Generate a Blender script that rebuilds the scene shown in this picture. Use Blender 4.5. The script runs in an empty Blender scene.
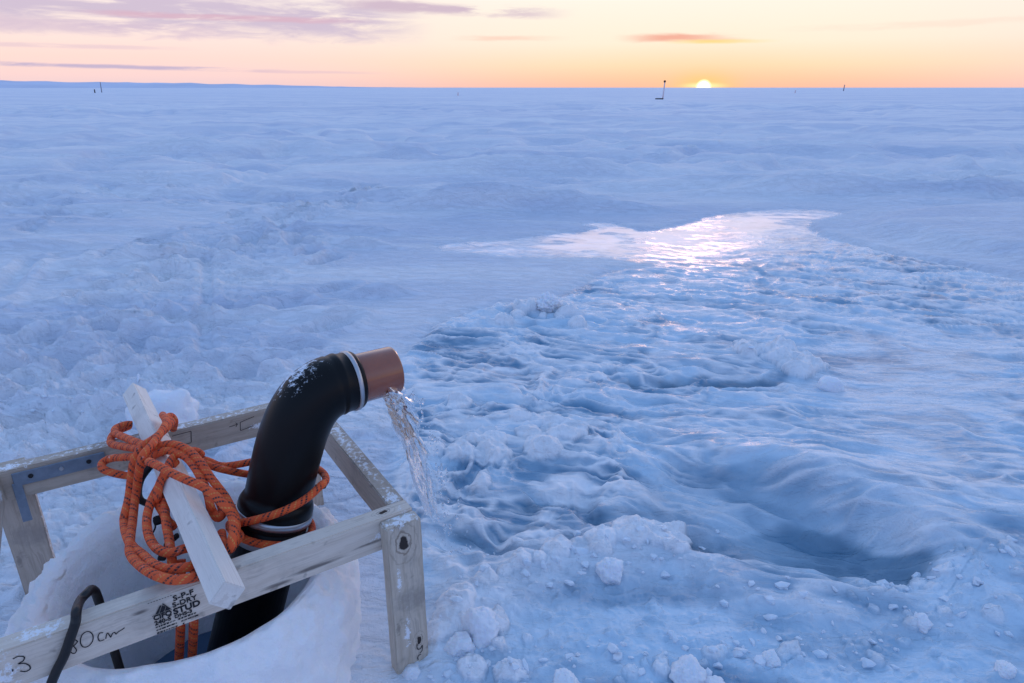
import bpy, bmesh, math, random
import numpy as np
from mathutils import Vector, Matrix, noise as mnoise

random.seed(7)
rng = np.random.default_rng(11)
S = bpy.context.scene
C = S.collection
R = math.radians

# ------------------------------------------------------------------ camera
F_PX, CAM_H = 668.0, 1.4
PITCH = math.atan(254.0 / F_PX)
cam_d = bpy.data.cameras.new('camera')
cam_d.sensor_width = 36.0
cam_d.lens = 36.0 * F_PX / 1024.0
cam_d.clip_start, cam_d.clip_end = 0.05, 30000
cam = bpy.data.objects.new('camera', cam_d)
cam.location = (0, 0, CAM_H)
cam.rotation_euler = (math.pi / 2 - PITCH, 0, 0)
C.objects.link(cam)
S.camera = cam

# ------------------------------------------------------------------ light
SUN_AZ = R(15.0)            # to the right of straight ahead
SUN_EL = R(2.6)
S.view_settings.view_transform = 'Standard'
S.view_settings.look = 'None'
S.view_settings.gamma = 1.0
S.view_settings.use_curve_mapping = False
S.view_settings.exposure = 0.12

sun_d = bpy.data.lights.new('sun', 'SUN')
sun_d.energy = .18
sun_d.angle = R(9.0)
sun_d.color = (1.0, 0.55, 0.40)
sun = bpy.data.objects.new('sun', sun_d)
sv = Vector((math.sin(SUN_AZ) * math.cos(SUN_EL), math.cos(SUN_AZ) * math.cos(SUN_EL), math.sin(SUN_EL)))
sun.rotation_euler = (-sv).to_track_quat('-Z', 'Y').to_euler()
sun.location = sv * 60
C.objects.link(sun)


def srgb(r, g, b):
    f = lambda c: (c / 255 / 12.92) if c / 255 <= .04045 else ((c / 255 + .055) / 1.055) ** 2.4
    return (f(r), f(g), f(b), 1.0)


class NT:
    """small helper for writing node trees"""
    def __init__(self, tree):
        self.t = tree; self.n = tree.nodes; self.l = tree.links
    def new(self, kind, **kw):
        n = self.n.new(kind)
        for k, v in kw.items(): setattr(n, k, v)
        return n
    def put(self, sock, v):
        if isinstance(v, bpy.types.NodeSocket): self.l.new(v, sock)
        else: sock.default_value = v
    def math(self, op, a, b=0.0, c=0.0, clamp=False):
        n = self.new('ShaderNodeMath', operation=op, use_clamp=clamp)
        for i, v in enumerate((a, b, c)): self.put(n.inputs[i], v)
        return n.outputs[0]
    def mix(self, f, a, b, mode='MIX'):
        n = self.new('ShaderNodeMix', data_type='RGBA', blend_type=mode)
        self.put(n.inputs[0], f); self.put(n.inputs[6], a); self.put(n.inputs[7], b)
        return n.outputs[2]
    def ramp(self, f, stops, interp='LINEAR'):
        n = self.new('ShaderNodeValToRGB'); e = n.color_ramp.elements
        n.color_ramp.interpolation = interp
        while len(e) > 1: e.remove(e[-1])
        for i, (p, c) in enumerate(stops):
            q = e[0] if i == 0 else e.new(p)
            q.position = p; q.color = c if len(c) == 4 else (*c, 1)
        self.put(n.inputs[0], f)
        return n.outputs[0]
    def smooth(self, x, a, b, lo=0.0, hi=1.0):
        n = self.new('ShaderNodeMapRange', interpolation_type='SMOOTHSTEP')
        for i, v in enumerate((x, a, b, lo, hi)): self.put(n.inputs[i], v)
        return n.outputs[0]
    def noise(self, vec, scale, detail=4, rough=.55, dist=0.0):
        n = self.new('ShaderNodeTexNoise')
        self.put(n.inputs['Vector'], vec); n.inputs['Scale'].default_value = scale
        n.inputs['Detail'].default_value = detail; n.inputs['Roughness'].default_value = rough
        n.inputs['Distortion'].default_value = dist
        return n.outputs[0]
    def comb(self, x, y, z):
        n = self.new('ShaderNodeCombineXYZ')
        for i, v in enumerate((x, y, z)): self.put(n.inputs[i], v)
        return n.outputs[0]


world = bpy.data.worlds.new('World')
S.world = world
world.use_nodes = True
w = NT(world.node_tree)
w.n.clear()
out = w.new('ShaderNodeOutputWorld')
sky = w.new('ShaderNodeTexSky', sky_type='NISHITA', sun_disc=False)
sky.sun_elevation = SUN_EL
sky.sun_rotation = SUN_AZ
sky.altitude = 0; sky.air_density = 1.0; sky.dust_density = 0.6; sky.ozone_density = 2.2
bg1 = w.new('ShaderNodeBackground'); w.l.new(sky.outputs[0], bg1.inputs[0]); bg1.inputs[1].default_value = 0.15
tc = w.new('ShaderNodeTexCoord')
sep = w.new('ShaderNodeSeparateXYZ'); w.l.new(tc.outputs['Generated'], sep.inputs[0])
dx, dy, dz = sep.outputs
el = w.math('MULTIPLY', w.math('ARCSINE', dz), 180 / math.pi)      # degrees above the horizon
az = w.math('MULTIPLY', w.math('ARCTAN2', dx, dy), 180 / math.pi)  # degrees right of ahead
e1 = w.math('DIVIDE', el, 40.0, clamp=True)
near_sun = w.ramp(e1, [(0, srgb(252, 188, 162)), (.015, srgb(253, 200, 164)), (.04, srgb(253, 219, 180)), (.08, srgb(251, 234, 210)),
                       (.15, srgb(251, 240, 224)), (.20, (1.25, 1.0, .98, 1)), (.34, (1.6, 1.25, 1.25, 1)), (.52, (.95, .92, 1.15, 1)), (.75, (.48, .60, .92, 1)), (1, srgb(146, 182, 236))])
away = w.ramp(e1, [(0, srgb(232, 202, 206)), (.02, srgb(246, 210, 206)), (.05, srgb(250, 216, 206)), (.09, srgb(249, 226, 218)),
                   (.15, srgb(246, 232, 226)), (.26, srgb(236, 228, 240)), (.45, srgb(196, 210, 244)), (1, srgb(143, 180, 236))])
behind = w.ramp(e1, [(0, srgb(140, 152, 195)), (.12, srgb(188, 178, 208)), (.3, srgb(160, 180, 226)), (1, srgb(143, 180, 236))])
da = w.math('ABSOLUTE', w.math('SUBTRACT', az, 15.0))
grad = w.mix(w.smooth(da, 4.0, 40.0), near_sun, away)
grad = w.mix(w.smooth(da, 60.0, 130.0), grad, behind)

# clouds: long thin banks in azimuth / elevation, broken up by noise
nv = w.comb(w.math('MULTIPLY', az, .12), w.math('MULTIPLY', el, .95), 0.0)
n1 = w.noise(nv, 1.0, 7, .62, .4)
n2 = w.noise(w.comb(w.math('MULTIPLY', az, .35), w.math('MULTIPLY', el, 1.6), 3.0), 1.0, 5, .6, .6)


def bank(a0, a1, e0, tilt, half, soft=.6):
    """mask of a streak from azimuth a0 to a1 at elevation e0 (+tilt per degree)"""
    mid = w.math('ADD', e0, w.math('MULTIPLY', w.math('SUBTRACT', az, (a0 + a1) / 2), tilt))
    d = w.math('ABSOLUTE', w.math('SUBTRACT', w.math('ADD', el, w.math('MULTIPLY', w.math('SUBTRACT', n2, .5), half * 1.4)), mid))
    v = w.smooth(d, half * .25, half * 1.3, 1.0, 0.0)
    h = w.math('MULTIPLY', w.smooth(az, a0 - 1.5, a0 + 3), w.smooth(az, a1 - 5, a1 + 1.5, 1.0, 0.0))
    return w.math('MULTIPLY', w.math('MULTIPLY', v, h), w.smooth(n1, .32, .52))


col = grad
for (a0, a1, e0, tilt, half, tint, k) in (
        (-60, -7, 5.2, -.02, 1.5, srgb(196, 180, 204), .85),
        (-60, -20, 3.9, -.01, .55, srgb(206, 184, 204), .6),
        (-30, -11, 4.7, 0, .22, srgb(216, 170, 186), .6),
        (-13, 4, 5.6, -.03, .42, srgb(204, 182, 198), .95),
        (-60, -18, 1.5, -.015, .15, srgb(192, 176, 202), .95),
        (-22, -10, 1.1, -.01, .12, srgb(222, 190, 200), .55),
        (-38, -24, 2.6, 0, .16, srgb(216, 190, 204), .5),
        (9.0, 17.5, 3.55, -.01, .30, srgb(236, 160, 140), .85),
        (12.5, 19.5, 3.25, 0, .16, srgb(255, 214, 120), .8),
        (-4, 4, 3.6, 0, .2, srgb(244, 190, 170), .5),
        (20, 40, 4.0, .01, .25, srgb(238, 206, 190), .3)):
    col = w.mix(w.math('MULTIPLY', bank(a0, a1, e0, tilt, half), k), col, tint)

# the sun's disc, half sunk at the horizon, and the light scattered around it
dsun = w.math('SQRT', w.math('ADD', w.math('POWER', w.math('SUBTRACT', az, 15.0), 2.0), w.math('POWER', w.math('SUBTRACT', el, .0), 2.0)))
disc = w.smooth(dsun, .26, .66, 1.0, 0.0)
dwide = w.math('SQRT', w.math('ADD', w.math('POWER', w.math('MULTIPLY', w.math('SUBTRACT', az, 15.0), .42), 2.0), w.math('POWER', w.math('SUBTRACT', el, .1), 2.0)))
halo = w.math('POWER', w.smooth(dwide, 0.0, 1.9, 1.0, 0.0), 1.6)
wide = w.math('POWER', w.smooth(dwide, 0.0, 6.0, 1.0, 0.0), 2.0)
col = w.mix(w.math('MULTIPLY', wide, .22), col, srgb(255, 204, 138))
col = w.mix(w.math('MULTIPLY', halo, .85), col, srgb(255, 206, 120))
streak = w.smooth(w.math('SQRT', w.math('ADD', w.math('POWER', w.math('MULTIPLY', w.math('SUBTRACT', az, 15.0), .15), 2.0), w.math('POWER', w.math('SUBTRACT', el, .12), 2.0))), .0, .34, 1.0, 0.0)
col = w.mix(w.math('MULTIPLY', streak, .8), col, (1.3, 1.0, .5, 1))
col = w.mix(disc, col, (3.2, 2.6, 1.5, 1))
bg2 = w.new('ShaderNodeBackground'); w.l.new(col, bg2.inputs[0]); w.put(bg2.inputs[1], w.smooth(el, 9.0, 24.0, 1.0, 1.22))
mixw = w.new('ShaderNodeMixShader')
w.put(mixw.inputs[0], w.smooth(el, 14.0, 50.0, 0.0, .25))
w.l.new(bg2.outputs[0], mixw.inputs[1]); w.l.new(bg1.outputs[0], mixw.inputs[2])
w.l.new(mixw.outputs[0], out.inputs[0])

# ------------------------------------------------------------------ camera geometry: a pixel of the photograph as a point in the place
cp, sp = math.cos(PITCH), math.sin(PITCH)
FW, UP, RT = Vector((0, cp, -sp)), Vector((0, sp, cp)), Vector((1, 0, 0))
EYE = Vector((0, 0, CAM_H))


def ray(px, py): return FW + RT * ((px - 512) / F_PX) + UP * ((341.5 - py) / F_PX)


def at(px, py, z=0.0):
    d = ray(px, py); return EYE + d * ((z - CAM_H) / d.z)


def at_depth(px, py, depth): return EYE + ray(px, py) * depth


def hit(px, py, p0, n):
    d = ray(px, py); return EYE + d * ((p0 - EYE).dot(n) / d.dot(n))


# ------------------------------------------------------------------ object helpers
def tag(o, label=None, cat=None, group=None, kind=None):
    if label: o['label'] = label
    if cat: o['category'] = cat
    if group: o['group'] = group
    if kind: o['kind'] = kind
    return o


def empty(name, loc, rz=0.0):
    o = bpy.data.objects.new(name, None); C.objects.link(o)
    o.location = loc; o.rotation_euler = (0, 0, rz); o.empty_display_size = .1
    return o


def obj(name, verts, faces, mat, parent=None, smooth=True, loc=None, mw=None, uvs=None):
    me = bpy.data.meshes.new(name)
    me.from_pydata([tuple(v) for v in verts], [], faces)
    if smooth: me.polygons.foreach_set('use_smooth', [True] * len(me.polygons))
    if uvs is not None:
        uv = me.uv_layers.new(name='UVMap')
        li = np.zeros(len(me.loops), int); me.loops.foreach_get('vertex_index', li)
        uv.data.foreach_set('uv', np.asarray(uvs, float)[li].ravel())
    me.materials.append(mat)
    o = bpy.data.objects.new(name, me); C.objects.link(o)
    if parent: o.parent = parent
    if mw is not None: o.matrix_local = mw
    elif loc is not None: o.location = loc
    return o


def from_bm(name, bm, mat, parent=None, smooth=True, mw=None):
    me = bpy.data.meshes.new(name); bm.to_mesh(me); bm.free()
    me.polygons.foreach_set('use_smooth', [smooth] * len(me.polygons))
    me.materials.append(mat)
    o = bpy.data.objects.new(name, me); C.objects.link(o)
    if parent: o.parent = parent
    if mw is not None: o.matrix_local = mw
    return o


def catmull(pts, n=8):
    P = [Vector(p) for p in pts]; P = [2 * P[0] - P[1]] + P + [2 * P[-1] - P[-2]]
    r = []
    for i in range(1, len(P) - 2):
        a, b, c, d = P[i - 1:i + 3]
        for k in range(n):
            t = k / n
            r.append(.5 * (2 * b + (c - a) * t + (2 * a - 5 * b + 4 * c - d) * t * t + (3 * b - 3 * c + d - a) * t ** 3))
    r.append(P[-2]); return r


def tube(path, rad, seg=12, cap=True, v0=0, u0=0.0):
    """verts, faces, uvs (u = metres along, v = turns around)"""
    V, Fc, UVs = [], [], []
    n = len(path); rads = rad if hasattr(rad, '__len__') else [rad] * n
    t0 = (path[1] - path[0]).normalized()
    ref = Vector((0, 0, 1)) if abs(t0.z) < .9 else Vector((1, 0, 0))
    a = t0.cross(ref).normalized(); L = u0
    for i in range(n):
        t = (path[min(i + 1, n - 1)] - path[max(i - 1, 0)]).normalized()
        a = (a - t * a.dot(t)).normalized(); b = t.cross(a)
        if i: L += (path[i] - path[i - 1]).length
        for k in range(seg + 1):
            q = 2 * math.pi * k / seg
            V.append(path[i] + (a * math.cos(q) + b * math.sin(q)) * rads[i]); UVs.append((L, k / seg))
    m = seg + 1
    for i in range(n - 1):
        for k in range(seg):
            Fc.append((v0 + i * m + k, v0 + i * m + k + 1, v0 + (i + 1) * m + k + 1, v0 + (i + 1) * m + k))
    if cap:
        Fc.append(tuple(v0 + k for k in range(seg))[::-1]); Fc.append(tuple(v0 + (n - 1) * m + k for k in range(seg)))
    return V, Fc, UVs


def lathe(profile, path_fn, seg=40):
    """profile: list of (s, r); path_fn(s) -> (centre, axis a, axis b)"""
    V, Fc = [], []
    for s, r in profile:
        c, a, b = path_fn(s)
        for k in range(seg):
            q = 2 * math.pi * k / seg; V.append(c + (a * math.cos(q) + b * math.sin(q)) * r)
    for i in range(len(profile) - 1):
        for k in range(seg):
            k2 = (k + 1) % seg
            Fc.append((i * seg + k, i * seg + k2, (i + 1) * seg + k2, (i + 1) * seg + k))
    return V, Fc


# ------------------------------------------------------------------ materials
def material(name):
    m = bpy.data.materials.new(name); m.use_nodes = True
    t = NT(m.node_tree); p = t.n['Principled BSDF']
    return m, t, p


def bump(t, p, h, strength=.3, dist=.01, normal=None):
    b = t.new('ShaderNodeBump'); b.inputs['Strength'].default_value = strength; b.inputs['Distance'].default_value = dist
    t.put(b.inputs['Height'], h)
    if normal is not None: t.l.new(normal, b.inputs['Normal'])
    t.l.new(b.outputs[0], p.inputs['Normal']); return b.outputs[0]


def ground_material():
    m, t, p = material('snow_and_ice')
    A = lambda n: t.new('ShaderNodeAttribute', attribute_name=n).outputs['Fac']
    wet, foam_glint, deep, calm, tone = A('wet'), A('foam_glint'), A('deep'), A('calm'), A('tone')
    tc = t.new('ShaderNodeTexCoord').outputs['Object']
    n_big = t.noise(tc, .35, 4); n_mid = t.noise(tc, 3.0, 5, .6); n_fine = t.noise(tc, 45, 4, .65); n_grain = t.noise(tc, 260, 2, .6)
    mp = t.new('ShaderNodeMapping'); t.l.new(tc, mp.inputs[0]); mp.inputs['Scale'].default_value = (.22, .9, 1); mp.inputs['Rotation'].default_value = (0, 0, R(6))
    drift_shade = t.smooth(t.noise(mp.outputs[0], 1.0, 7, .62, .5), .42, .60)          # painted light and dark streaks standing in for shading on the drifts
    mp3 = t.new('ShaderNodeMapping'); t.l.new(tc, mp3.inputs[0]); mp3.inputs['Scale'].default_value = (.035, .17, 1); mp3.inputs['Rotation'].default_value = (0, 0, R(-4))
    wide_ = t.smooth(t.noise(mp3.outputs[0], 1.0, 8, .66, .4), .44, .60)
    drift_shade = t.math('ADD', t.math('MULTIPLY', drift_shade, .6), t.math('MULTIPLY', wide_, .5), clamp=True)
    snow = t.mix(drift_shade, (.90, .90, .91, 1), (.50, .58, .74, 1))
    snow = t.mix(n_big, snow, (.80, .83, .89, 1))
    ice = t.mix(t.math('ADD', tone, t.math('MULTIPLY', t.math('SUBTRACT', n_mid, .5), .35), clamp=True), (.50, .67, .81, 1), (.065, .21, .36, 1))
    base = t.mix(wet, snow, ice)
    base = t.mix(foam_glint, base, (.86, .88, .92, 1))
    base = t.mix(deep, base, (.07, .17, .27, 1))
    t.put(p.inputs['Base Color'], base)
    glossy = t.math('MULTIPLY', wet, t.math('SUBTRACT', 1.0, t.math('MULTIPLY', foam_glint, .55)))
    rough = t.math('SUBTRACT', .80, t.math('MULTIPLY', glossy, t.math('ADD', .64, t.math('MULTIPLY', n_mid, .10))))
    rough = t.math('SUBTRACT', rough, t.math('MULTIPLY', calm, .12))
    t.put(p.inputs['Roughness'], rough)
    t.put(p.inputs['IOR'], t.math('ADD', t.math('ADD', 1.33, t.math('MULTIPLY', glossy, .20)), t.math('MULTIPLY', calm, .30)))
    t.put(p.inputs['Specular IOR Level'], t.math('ADD', .22, t.math('MULTIPLY', glossy, .35)))
    h = t.math('ADD', t.math('MULTIPLY', n_fine, 1.0), t.math('MULTIPLY', n_grain, .35))
    mp2 = t.new('ShaderNodeMapping'); t.l.new(tc, mp2.inputs[0]); mp2.inputs['Scale'].default_value = (5.0, 16.0, 10); mp2.inputs['Rotation'].default_value = (0, 0, R(8))
    crk = t.noise(mp2.outputs[0], 1.0, 6, .62, .35)
    h = t.math('ADD', h, t.math('MULTIPLY', t.smooth(crk, .40, .60), 1.1))
    h = t.math('MULTIPLY', h, t.math('SUBTRACT', 1.0, t.math('MULTIPLY', glossy, t.math('ADD', .70, t.math('MULTIPLY', calm, .28)))))
    bump(t, p, h, .7, .014)
    return m


def snow_material(name, tint=(.84, .86, .91, 1), scale=60):
    m, t, p = material(name)
    tc = t.new('ShaderNodeTexCoord').outputs['Object']
    n = t.noise(tc, scale, 5, .65); g = t.noise(tc, 300, 2, .6); big = t.noise(tc, 6, 3)
    t.put(p.inputs['Base Color'], t.mix(big, tint, (tint[0] * .92, tint[1] * .96, tint[2] * 1.0, 1)))
    p.inputs['Roughness'].default_value = .55
    p.inputs['IOR'].default_value = 1.31
    p.inputs['Subsurface Weight'].default_value = .35
    p.inputs['Subsurface Radius'].default_value = (.6, .8, 1.0)
    p.inputs['Subsurface Scale'].default_value = .03
    bump(t, p, t.math('ADD', n, t.math('MULTIPLY', g, .4)), .6, .008)
    return m


def wood_material(name, c1, c2, dark, knots=(), grey=.35, streaks=(), frost=()):
    """grain runs along the part's own X; knots = (x, y, z, radius) in its own coordinates"""
    m, t, p = material(name)
    tc = t.new('ShaderNodeTexCoord').outputs['Object']
    s = t.new('ShaderNodeSeparateXYZ'); t.l.new(tc, s.inputs[0])
    x, y, z = s.outputs
    wob = t.noise(t.comb(t.math('MULTIPLY', x, 2.2), y, z), 3.0, 3)
    gy = t.math('ADD', y, t.math('MULTIPLY', t.math('SUBTRACT', wob, .5), .035))
    gz = t.math('ADD', z, t.math('MULTIPLY', t.math('SUBTRACT', wob, .5), .05))
    kd = None
    for (kx, ky, kz, kr) in knots:
        d = t.math('SQRT', t.math('ADD', t.math('POWER', t.math('MULTIPLY', t.math('SUBTRACT', x, kx), .62), 2.0),
                   t.math('ADD', t.math('POWER', t.math('SUBTRACT', y, ky), 2.0), t.math('POWER', t.math('SUBTRACT', z, kz), 2.0))))
        d = t.math('ADD', d, t.math('MULTIPLY', t.math('SUBTRACT', t.noise(tc, 55, 3, .6), .5), .016))
        kd1 = t.math('DIVIDE', d, kr)
        kd = kd1 if kd is None else t.math('MINIMUM', kd, kd1)
    gv = t.comb(t.math('MULTIPLY', x, 1.3), t.math('MULTIPLY', gy, 62.0), t.math('MULTIPLY', gz, 62.0))
    g = t.noise(gv, 1.0, 4, .6)
    fib = t.noise(t.comb(t.math('MULTIPLY', x, 9), t.math('MULTIPLY', y, 420.0), t.math('MULTIPLY', z, 420.0)), 1.0, 3, .6)
    col = t.mix(t.smooth(g, .30, .72), c1, c2)
    col = t.mix(t.math('MULTIPLY', t.smooth(g, .56, .64), .35), col, dark)
    col = t.mix(t.math('MULTIPLY', t.smooth(fib, .5, .75), .3), col, dark)
    stain = t.noise(tc, 7.0, 5, .65)
    col = t.mix(t.math('MULTIPLY', t.smooth(stain, .52, .72), grey), col, (.20, .18, .17, 1))
    col = t.mix(t.math('MULTIPLY', t.smooth(t.noise(tc, 21.0, 3, .6), .64, .74), .5), col, (.13, .11, .10, 1))
    if kd is not None:
        ring = t.math('SINE', t.math('MULTIPLY', kd, 5.0))
        ringm = t.math('MULTIPLY', t.smooth(ring, .55, 1.0), t.smooth(kd, 1.0, 4.2, .6, 0.0))
        col = t.mix(ringm, col, (.12, .08, .055, 1))
        col = t.mix(t.smooth(kd, .8, 1.15, 1.0, 0.0), col, (.03, .02, .016, 1))
    def blob(bx, by, bz, lx, ly, lz):
        return t.math('SQRT', t.math('ADD', t.math('POWER', t.math('DIVIDE', t.math('SUBTRACT', x, bx), lx), 2.0),
                      t.math('ADD', t.math('POWER', t.math('DIVIDE', t.math('SUBTRACT', y, by), ly), 2.0), t.math('POWER', t.math('DIVIDE', t.math('SUBTRACT', z, bz), lz), 2.0))))
    sn = t.noise(t.comb(t.math('MULTIPLY', x, 14.0), t.math('MULTIPLY', y, 90.0), t.math('MULTIPLY', z, 160.0)), 1.0, 4, .65)
    for b in streaks:
        k = t.math('SUBTRACT', t.math('ADD', blob(*b), t.math('MULTIPLY', sn, 1.6)), .8)
        col = t.mix(t.smooth(k, .1, 1.0, .8, 0.0), col, (.075, .06, .055, 1))
    rough = .72
    fn = t.noise(tc, 70, 6, .72); fn2 = t.noise(tc, 330, 2, .6)
    for b in frost:
        k = t.math('ADD', blob(*b), t.math('MULTIPLY', t.math('SUBTRACT', t.math('ADD', t.math('MULTIPLY', fn, .8), t.math('MULTIPLY', fn2, .2)), .42), 5.0))
        col = t.mix(t.smooth(k, .55, 1.1, .92, 0.0), col, (.80, .83, .88, 1))
    t.put(p.inputs['Base Color'], col)
    p.inputs['Roughness'].default_value = rough
    bump(t, p, t.math('ADD', g, fib), .35, .0025)
    return m


def plain(name, c, rough=.5, metal=0.0, spec=.5, nscale=40, var=.25, bstr=.15, bdist=.002):
    m, t, p = material(name)
    tc = t.new('ShaderNodeTexCoord').outputs['Object']
    n = t.noise(tc, nscale, 5, .6)
    t.put(p.inputs['Base Color'], t.mix(n, tuple(v * (1 - var) for v in c[:3]) + (1,), tuple(min(1, v * (1 + var)) for v in c[:3]) + (1,)))
    t.put(p.inputs['Roughness'], t.math('ADD', rough - .08, t.math('MULTIPLY', n, .16)))
    p.inputs['Metallic'].default_value = metal
    p.inputs['Specular IOR Level'].default_value = spec
    bump(t, p, n, bstr, bdist)
    return m


def rope_material():
    m, t, p = material('braided_orange_rope')
    uv = t.new('ShaderNodeUVMap').outputs[0]
    s = t.new('ShaderNodeSeparateXYZ'); t.l.new(uv, s.inputs[0]); u, v = s.outputs[0], s.outputs[1]
    fr = lambda q: t.math('FRACT', q)
    ph = t.math('ADD', t.math('MULTIPLY', u, 22.0), t.math('MULTIPLY', v, 1.0))       # one helical band per ~45 mm
    band = fr(ph)
    two = t.math('MULTIPLY', t.smooth(t.math('ABSOLUTE', t.math('SUBTRACT', fr(t.math('MULTIPLY', band, 3.4)), .5)), .16, .26, 1.0, 0.0),
                 t.smooth(band, .54, .60, 1.0, 0.0))
    dash = t.smooth(t.math('ABSOLUTE', t.math('SUBTRACT', fr(t.math('SUBTRACT', t.math('MULTIPLY', v, 9.0), t.math('MULTIPLY', u, 60.0))), .5)), .26, .40, 1.0, .0)
    mark = t.math('MULTIPLY', two, t.math('ADD', .3, t.math('MULTIPLY', dash, .7)))
    n = t.noise(t.new('ShaderNodeTexCoord').outputs['Object'], 30, 4)
    org = t.mix(n, (.72, .065, .014, 1), (.90, .145, .03, 1))
    tcn = t.new('ShaderNodeTexCoord').outputs['Object']
    mark = t.math('MULTIPLY', mark, t.smooth(t.noise(tcn, 75, 3, .6), .34, .56))
    yel = t.math('MULTIPLY', t.smooth(t.math('ABSOLUTE', t.math('SUBTRACT', band, .80)), .02, .06, 1.0, 0.0), t.math('MULTIPLY', dash, .55))
    org = t.mix(yel, org, (.75, .42, .10, 1))
    org = t.mix(t.math('MULTIPLY', t.smooth(t.noise(tcn, 38, 5, .7), .60, .74), .45), org, (.80, .74, .76, 1))      # rime in the braid
    t.put(p.inputs['Base Color'], t.mix(mark, org, (.018, .020, .026, 1)))
    p.inputs['Roughness'].default_value = .7
    b1 = t.math('SINE', t.math('MULTIPLY', t.math('ADD', t.math('MULTIPLY', u, 190.0), t.math('MULTIPLY', v, 10.0)), 2 * math.pi))
    b2 = t.math('SINE', t.math('MULTIPLY', t.math('SUBTRACT', t.math('MULTIPLY', u, 190.0), t.math('MULTIPLY', v, 10.0)), 2 * math.pi))
    bump(t, p, t.math('MAXIMUM', b1, b2), .6, .0012)
    return m


M = {}
M['ground'] = ground_material()
M['snow'] = snow_material('crusted_snow')
M['collar'] = snow_material('packed_white_snow', (.95, .94, .955, 1), 60)
M['slush'] = snow_material('slush_snow', (.72, .80, .90, 1), 40)
M['wood_front'] = wood_material('weathered_pine', (.62, .53, .445, 1), (.74, .655, .565, 1), (.30, .235, .185, 1), knots=((.735, .0, .046, .006),),
                                streaks=((.56, -.023, -.021, .085, .02, .009), (.47, -.023, -.030, .05, .02, .007), (.69, -.023, -.012, .06, .02, .006), (.21, -.023, .024, .02, .02, .006)),
                                frost=((.72, -.023, .0, .045, .02, .018), (.775, -.01, .03, .03, .03, .02), (-.035, -.02, .0, .05, .03, .06), (.05, .0, .046, .06, .03, .008)))
M['wood_leg'] = wood_material('knotty_pine', (.48, .40, .315, 1), (.64, .555, .46, 1), (.22, .175, .14, 1), knots=((.052, -.021, -.004, .0125), (.36, -.02, .02, .006)), grey=.55,
                              frost=((.31, -.022, -.010, .075, .02, .012), (.16, -.022, -.022, .07, .02, .008), (.0, .0, .0, .012, .04, .06)))
M['wood_back'] = wood_material('grey_pine', (.42, .345, .28, 1), (.53, .445, .37, 1), (.20, .15, .12, 1), grey=.5, frost=((.66, -.023, -.005, .05, .02, .016), (.4, .0, .047, .5, .03, .006), (.02, .0, .046, .08, .03, .01)))
M['wood_stick'] = wood_material('pale_pine', (.74, .69, .64, 1), (.82, .77, .72, 1), (.45, .37, .31, 1), grey=.22)
M['rubber'] = plain('black_rubber', (.004, .004, .005), .36, 0, .16, 30, .3, .25, .003)
m, t, p = material('frosted_black_rubber')
tc = t.new('ShaderNodeTexCoord').outputs['Object']
at3 = t.new('ShaderNodeVectorMath', operation='DISTANCE'); t.l.new(tc, at3.inputs[0]); FROST_AT = at3.inputs[1]
fn = t.math('ADD', t.math('MULTIPLY', t.noise(tc, 60, 6, .75), .8), t.math('MULTIPLY', t.noise(tc, 260, 3, .6), .2))
fk = t.math('ADD', t.math('DIVIDE', at3.outputs['Value'], .052), t.math('MULTIPLY', t.math('SUBTRACT', fn, .46), 7.0))
fm = t.smooth(fk, .55, 1.2, 1.0, 0.0)
spk = t.math('MULTIPLY', t.smooth(t.noise(tc, 26, 5, .7), .70, .76), .75)
fm = t.math('MAXIMUM', fm, spk)
t.put(p.inputs['Base Color'], t.mix(fm, (.0045, .0045, .0055, 1), (.74, .78, .85, 1)))
t.put(p.inputs['Roughness'], t.math('ADD', .34, t.math('MULTIPLY', fm, .4)))
p.inputs['Specular IOR Level'].default_value = .18
bump(t, p, t.math('ADD', t.math('MULTIPLY', t.noise(tc, 30, 5, .6), .4), fm), .35, .003)
M['frosted_rubber'] = m
M['pvc'] = plain('brown_pvc', (.27, .068, .026), .2, 0, .6, 25, .25, .1, .002)
M['pvc'].node_tree.nodes['Principled BSDF'].inputs['Coat Weight'].default_value = .7
M['steel'] = plain('clamp_steel', (.46, .47, .50), .34, .9, .5, 60, .15, .1, .001)
M['galv'] = plain('blue_grey_steel', (.20, .25, .32), .42, .55, .5, 50, .35, .25, .002)
M['grip'] = plain('clamp_band_grey', (.30, .31, .34), .4, .3, .5, 60, .2, .1, .001)
M['ink'] = plain('black_ink', (.018, .017, .022), .7, 0, .3, 80, .3, .05, .0005)
M['cable'] = plain('black_cable', (.010, .010, .012), .45, 0, .4, 90, .3, .2, .002)
M['strap'] = plain('black_webbing', (.012, .012, .016), .7, 0, .3, 200, .3, .4, .001)
M['rust'] = plain('rust_stain', (.26, .085, .04), .8, 0, .3, 60, .5, .2, .001)
M['rope'] = rope_material()
M['post'] = plain('weathered_post', (.75, .62, .64), .7, 0, .3, 5, .3, .1, .004)
M['faded'] = plain('faded_post', (.24, .23, .28), .7, 0, .3, 5, .3, .1, .004)
M['dark'] = plain('dark_cloth', (.03, .026, .03), .8, 0, .3, 8, .3, .1, .004)
M['hill'] = plain('far_hill_snow', (.62, .68, .82), .9, 0, .1, .004, .2, .2, 2.0)
m, t, p = material('clear_water')
p.inputs['Base Color'].default_value = (.93, .97, 1, 1); p.inputs['Roughness'].default_value = .02
p.inputs['IOR'].default_value = 1.33; p.inputs['Transmission Weight'].default_value = 1.0
bump(t, p, t.noise(t.new('ShaderNodeTexCoord').outputs['Object'], 55, 3), .35, .01)
M['water'] = m
m, t, p = material('well_water')
p.inputs['Base Color'].default_value = (.07, .13, .22, 1); p.inputs['Roughness'].default_value = .2; p.inputs['IOR'].default_value = 1.33
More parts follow.
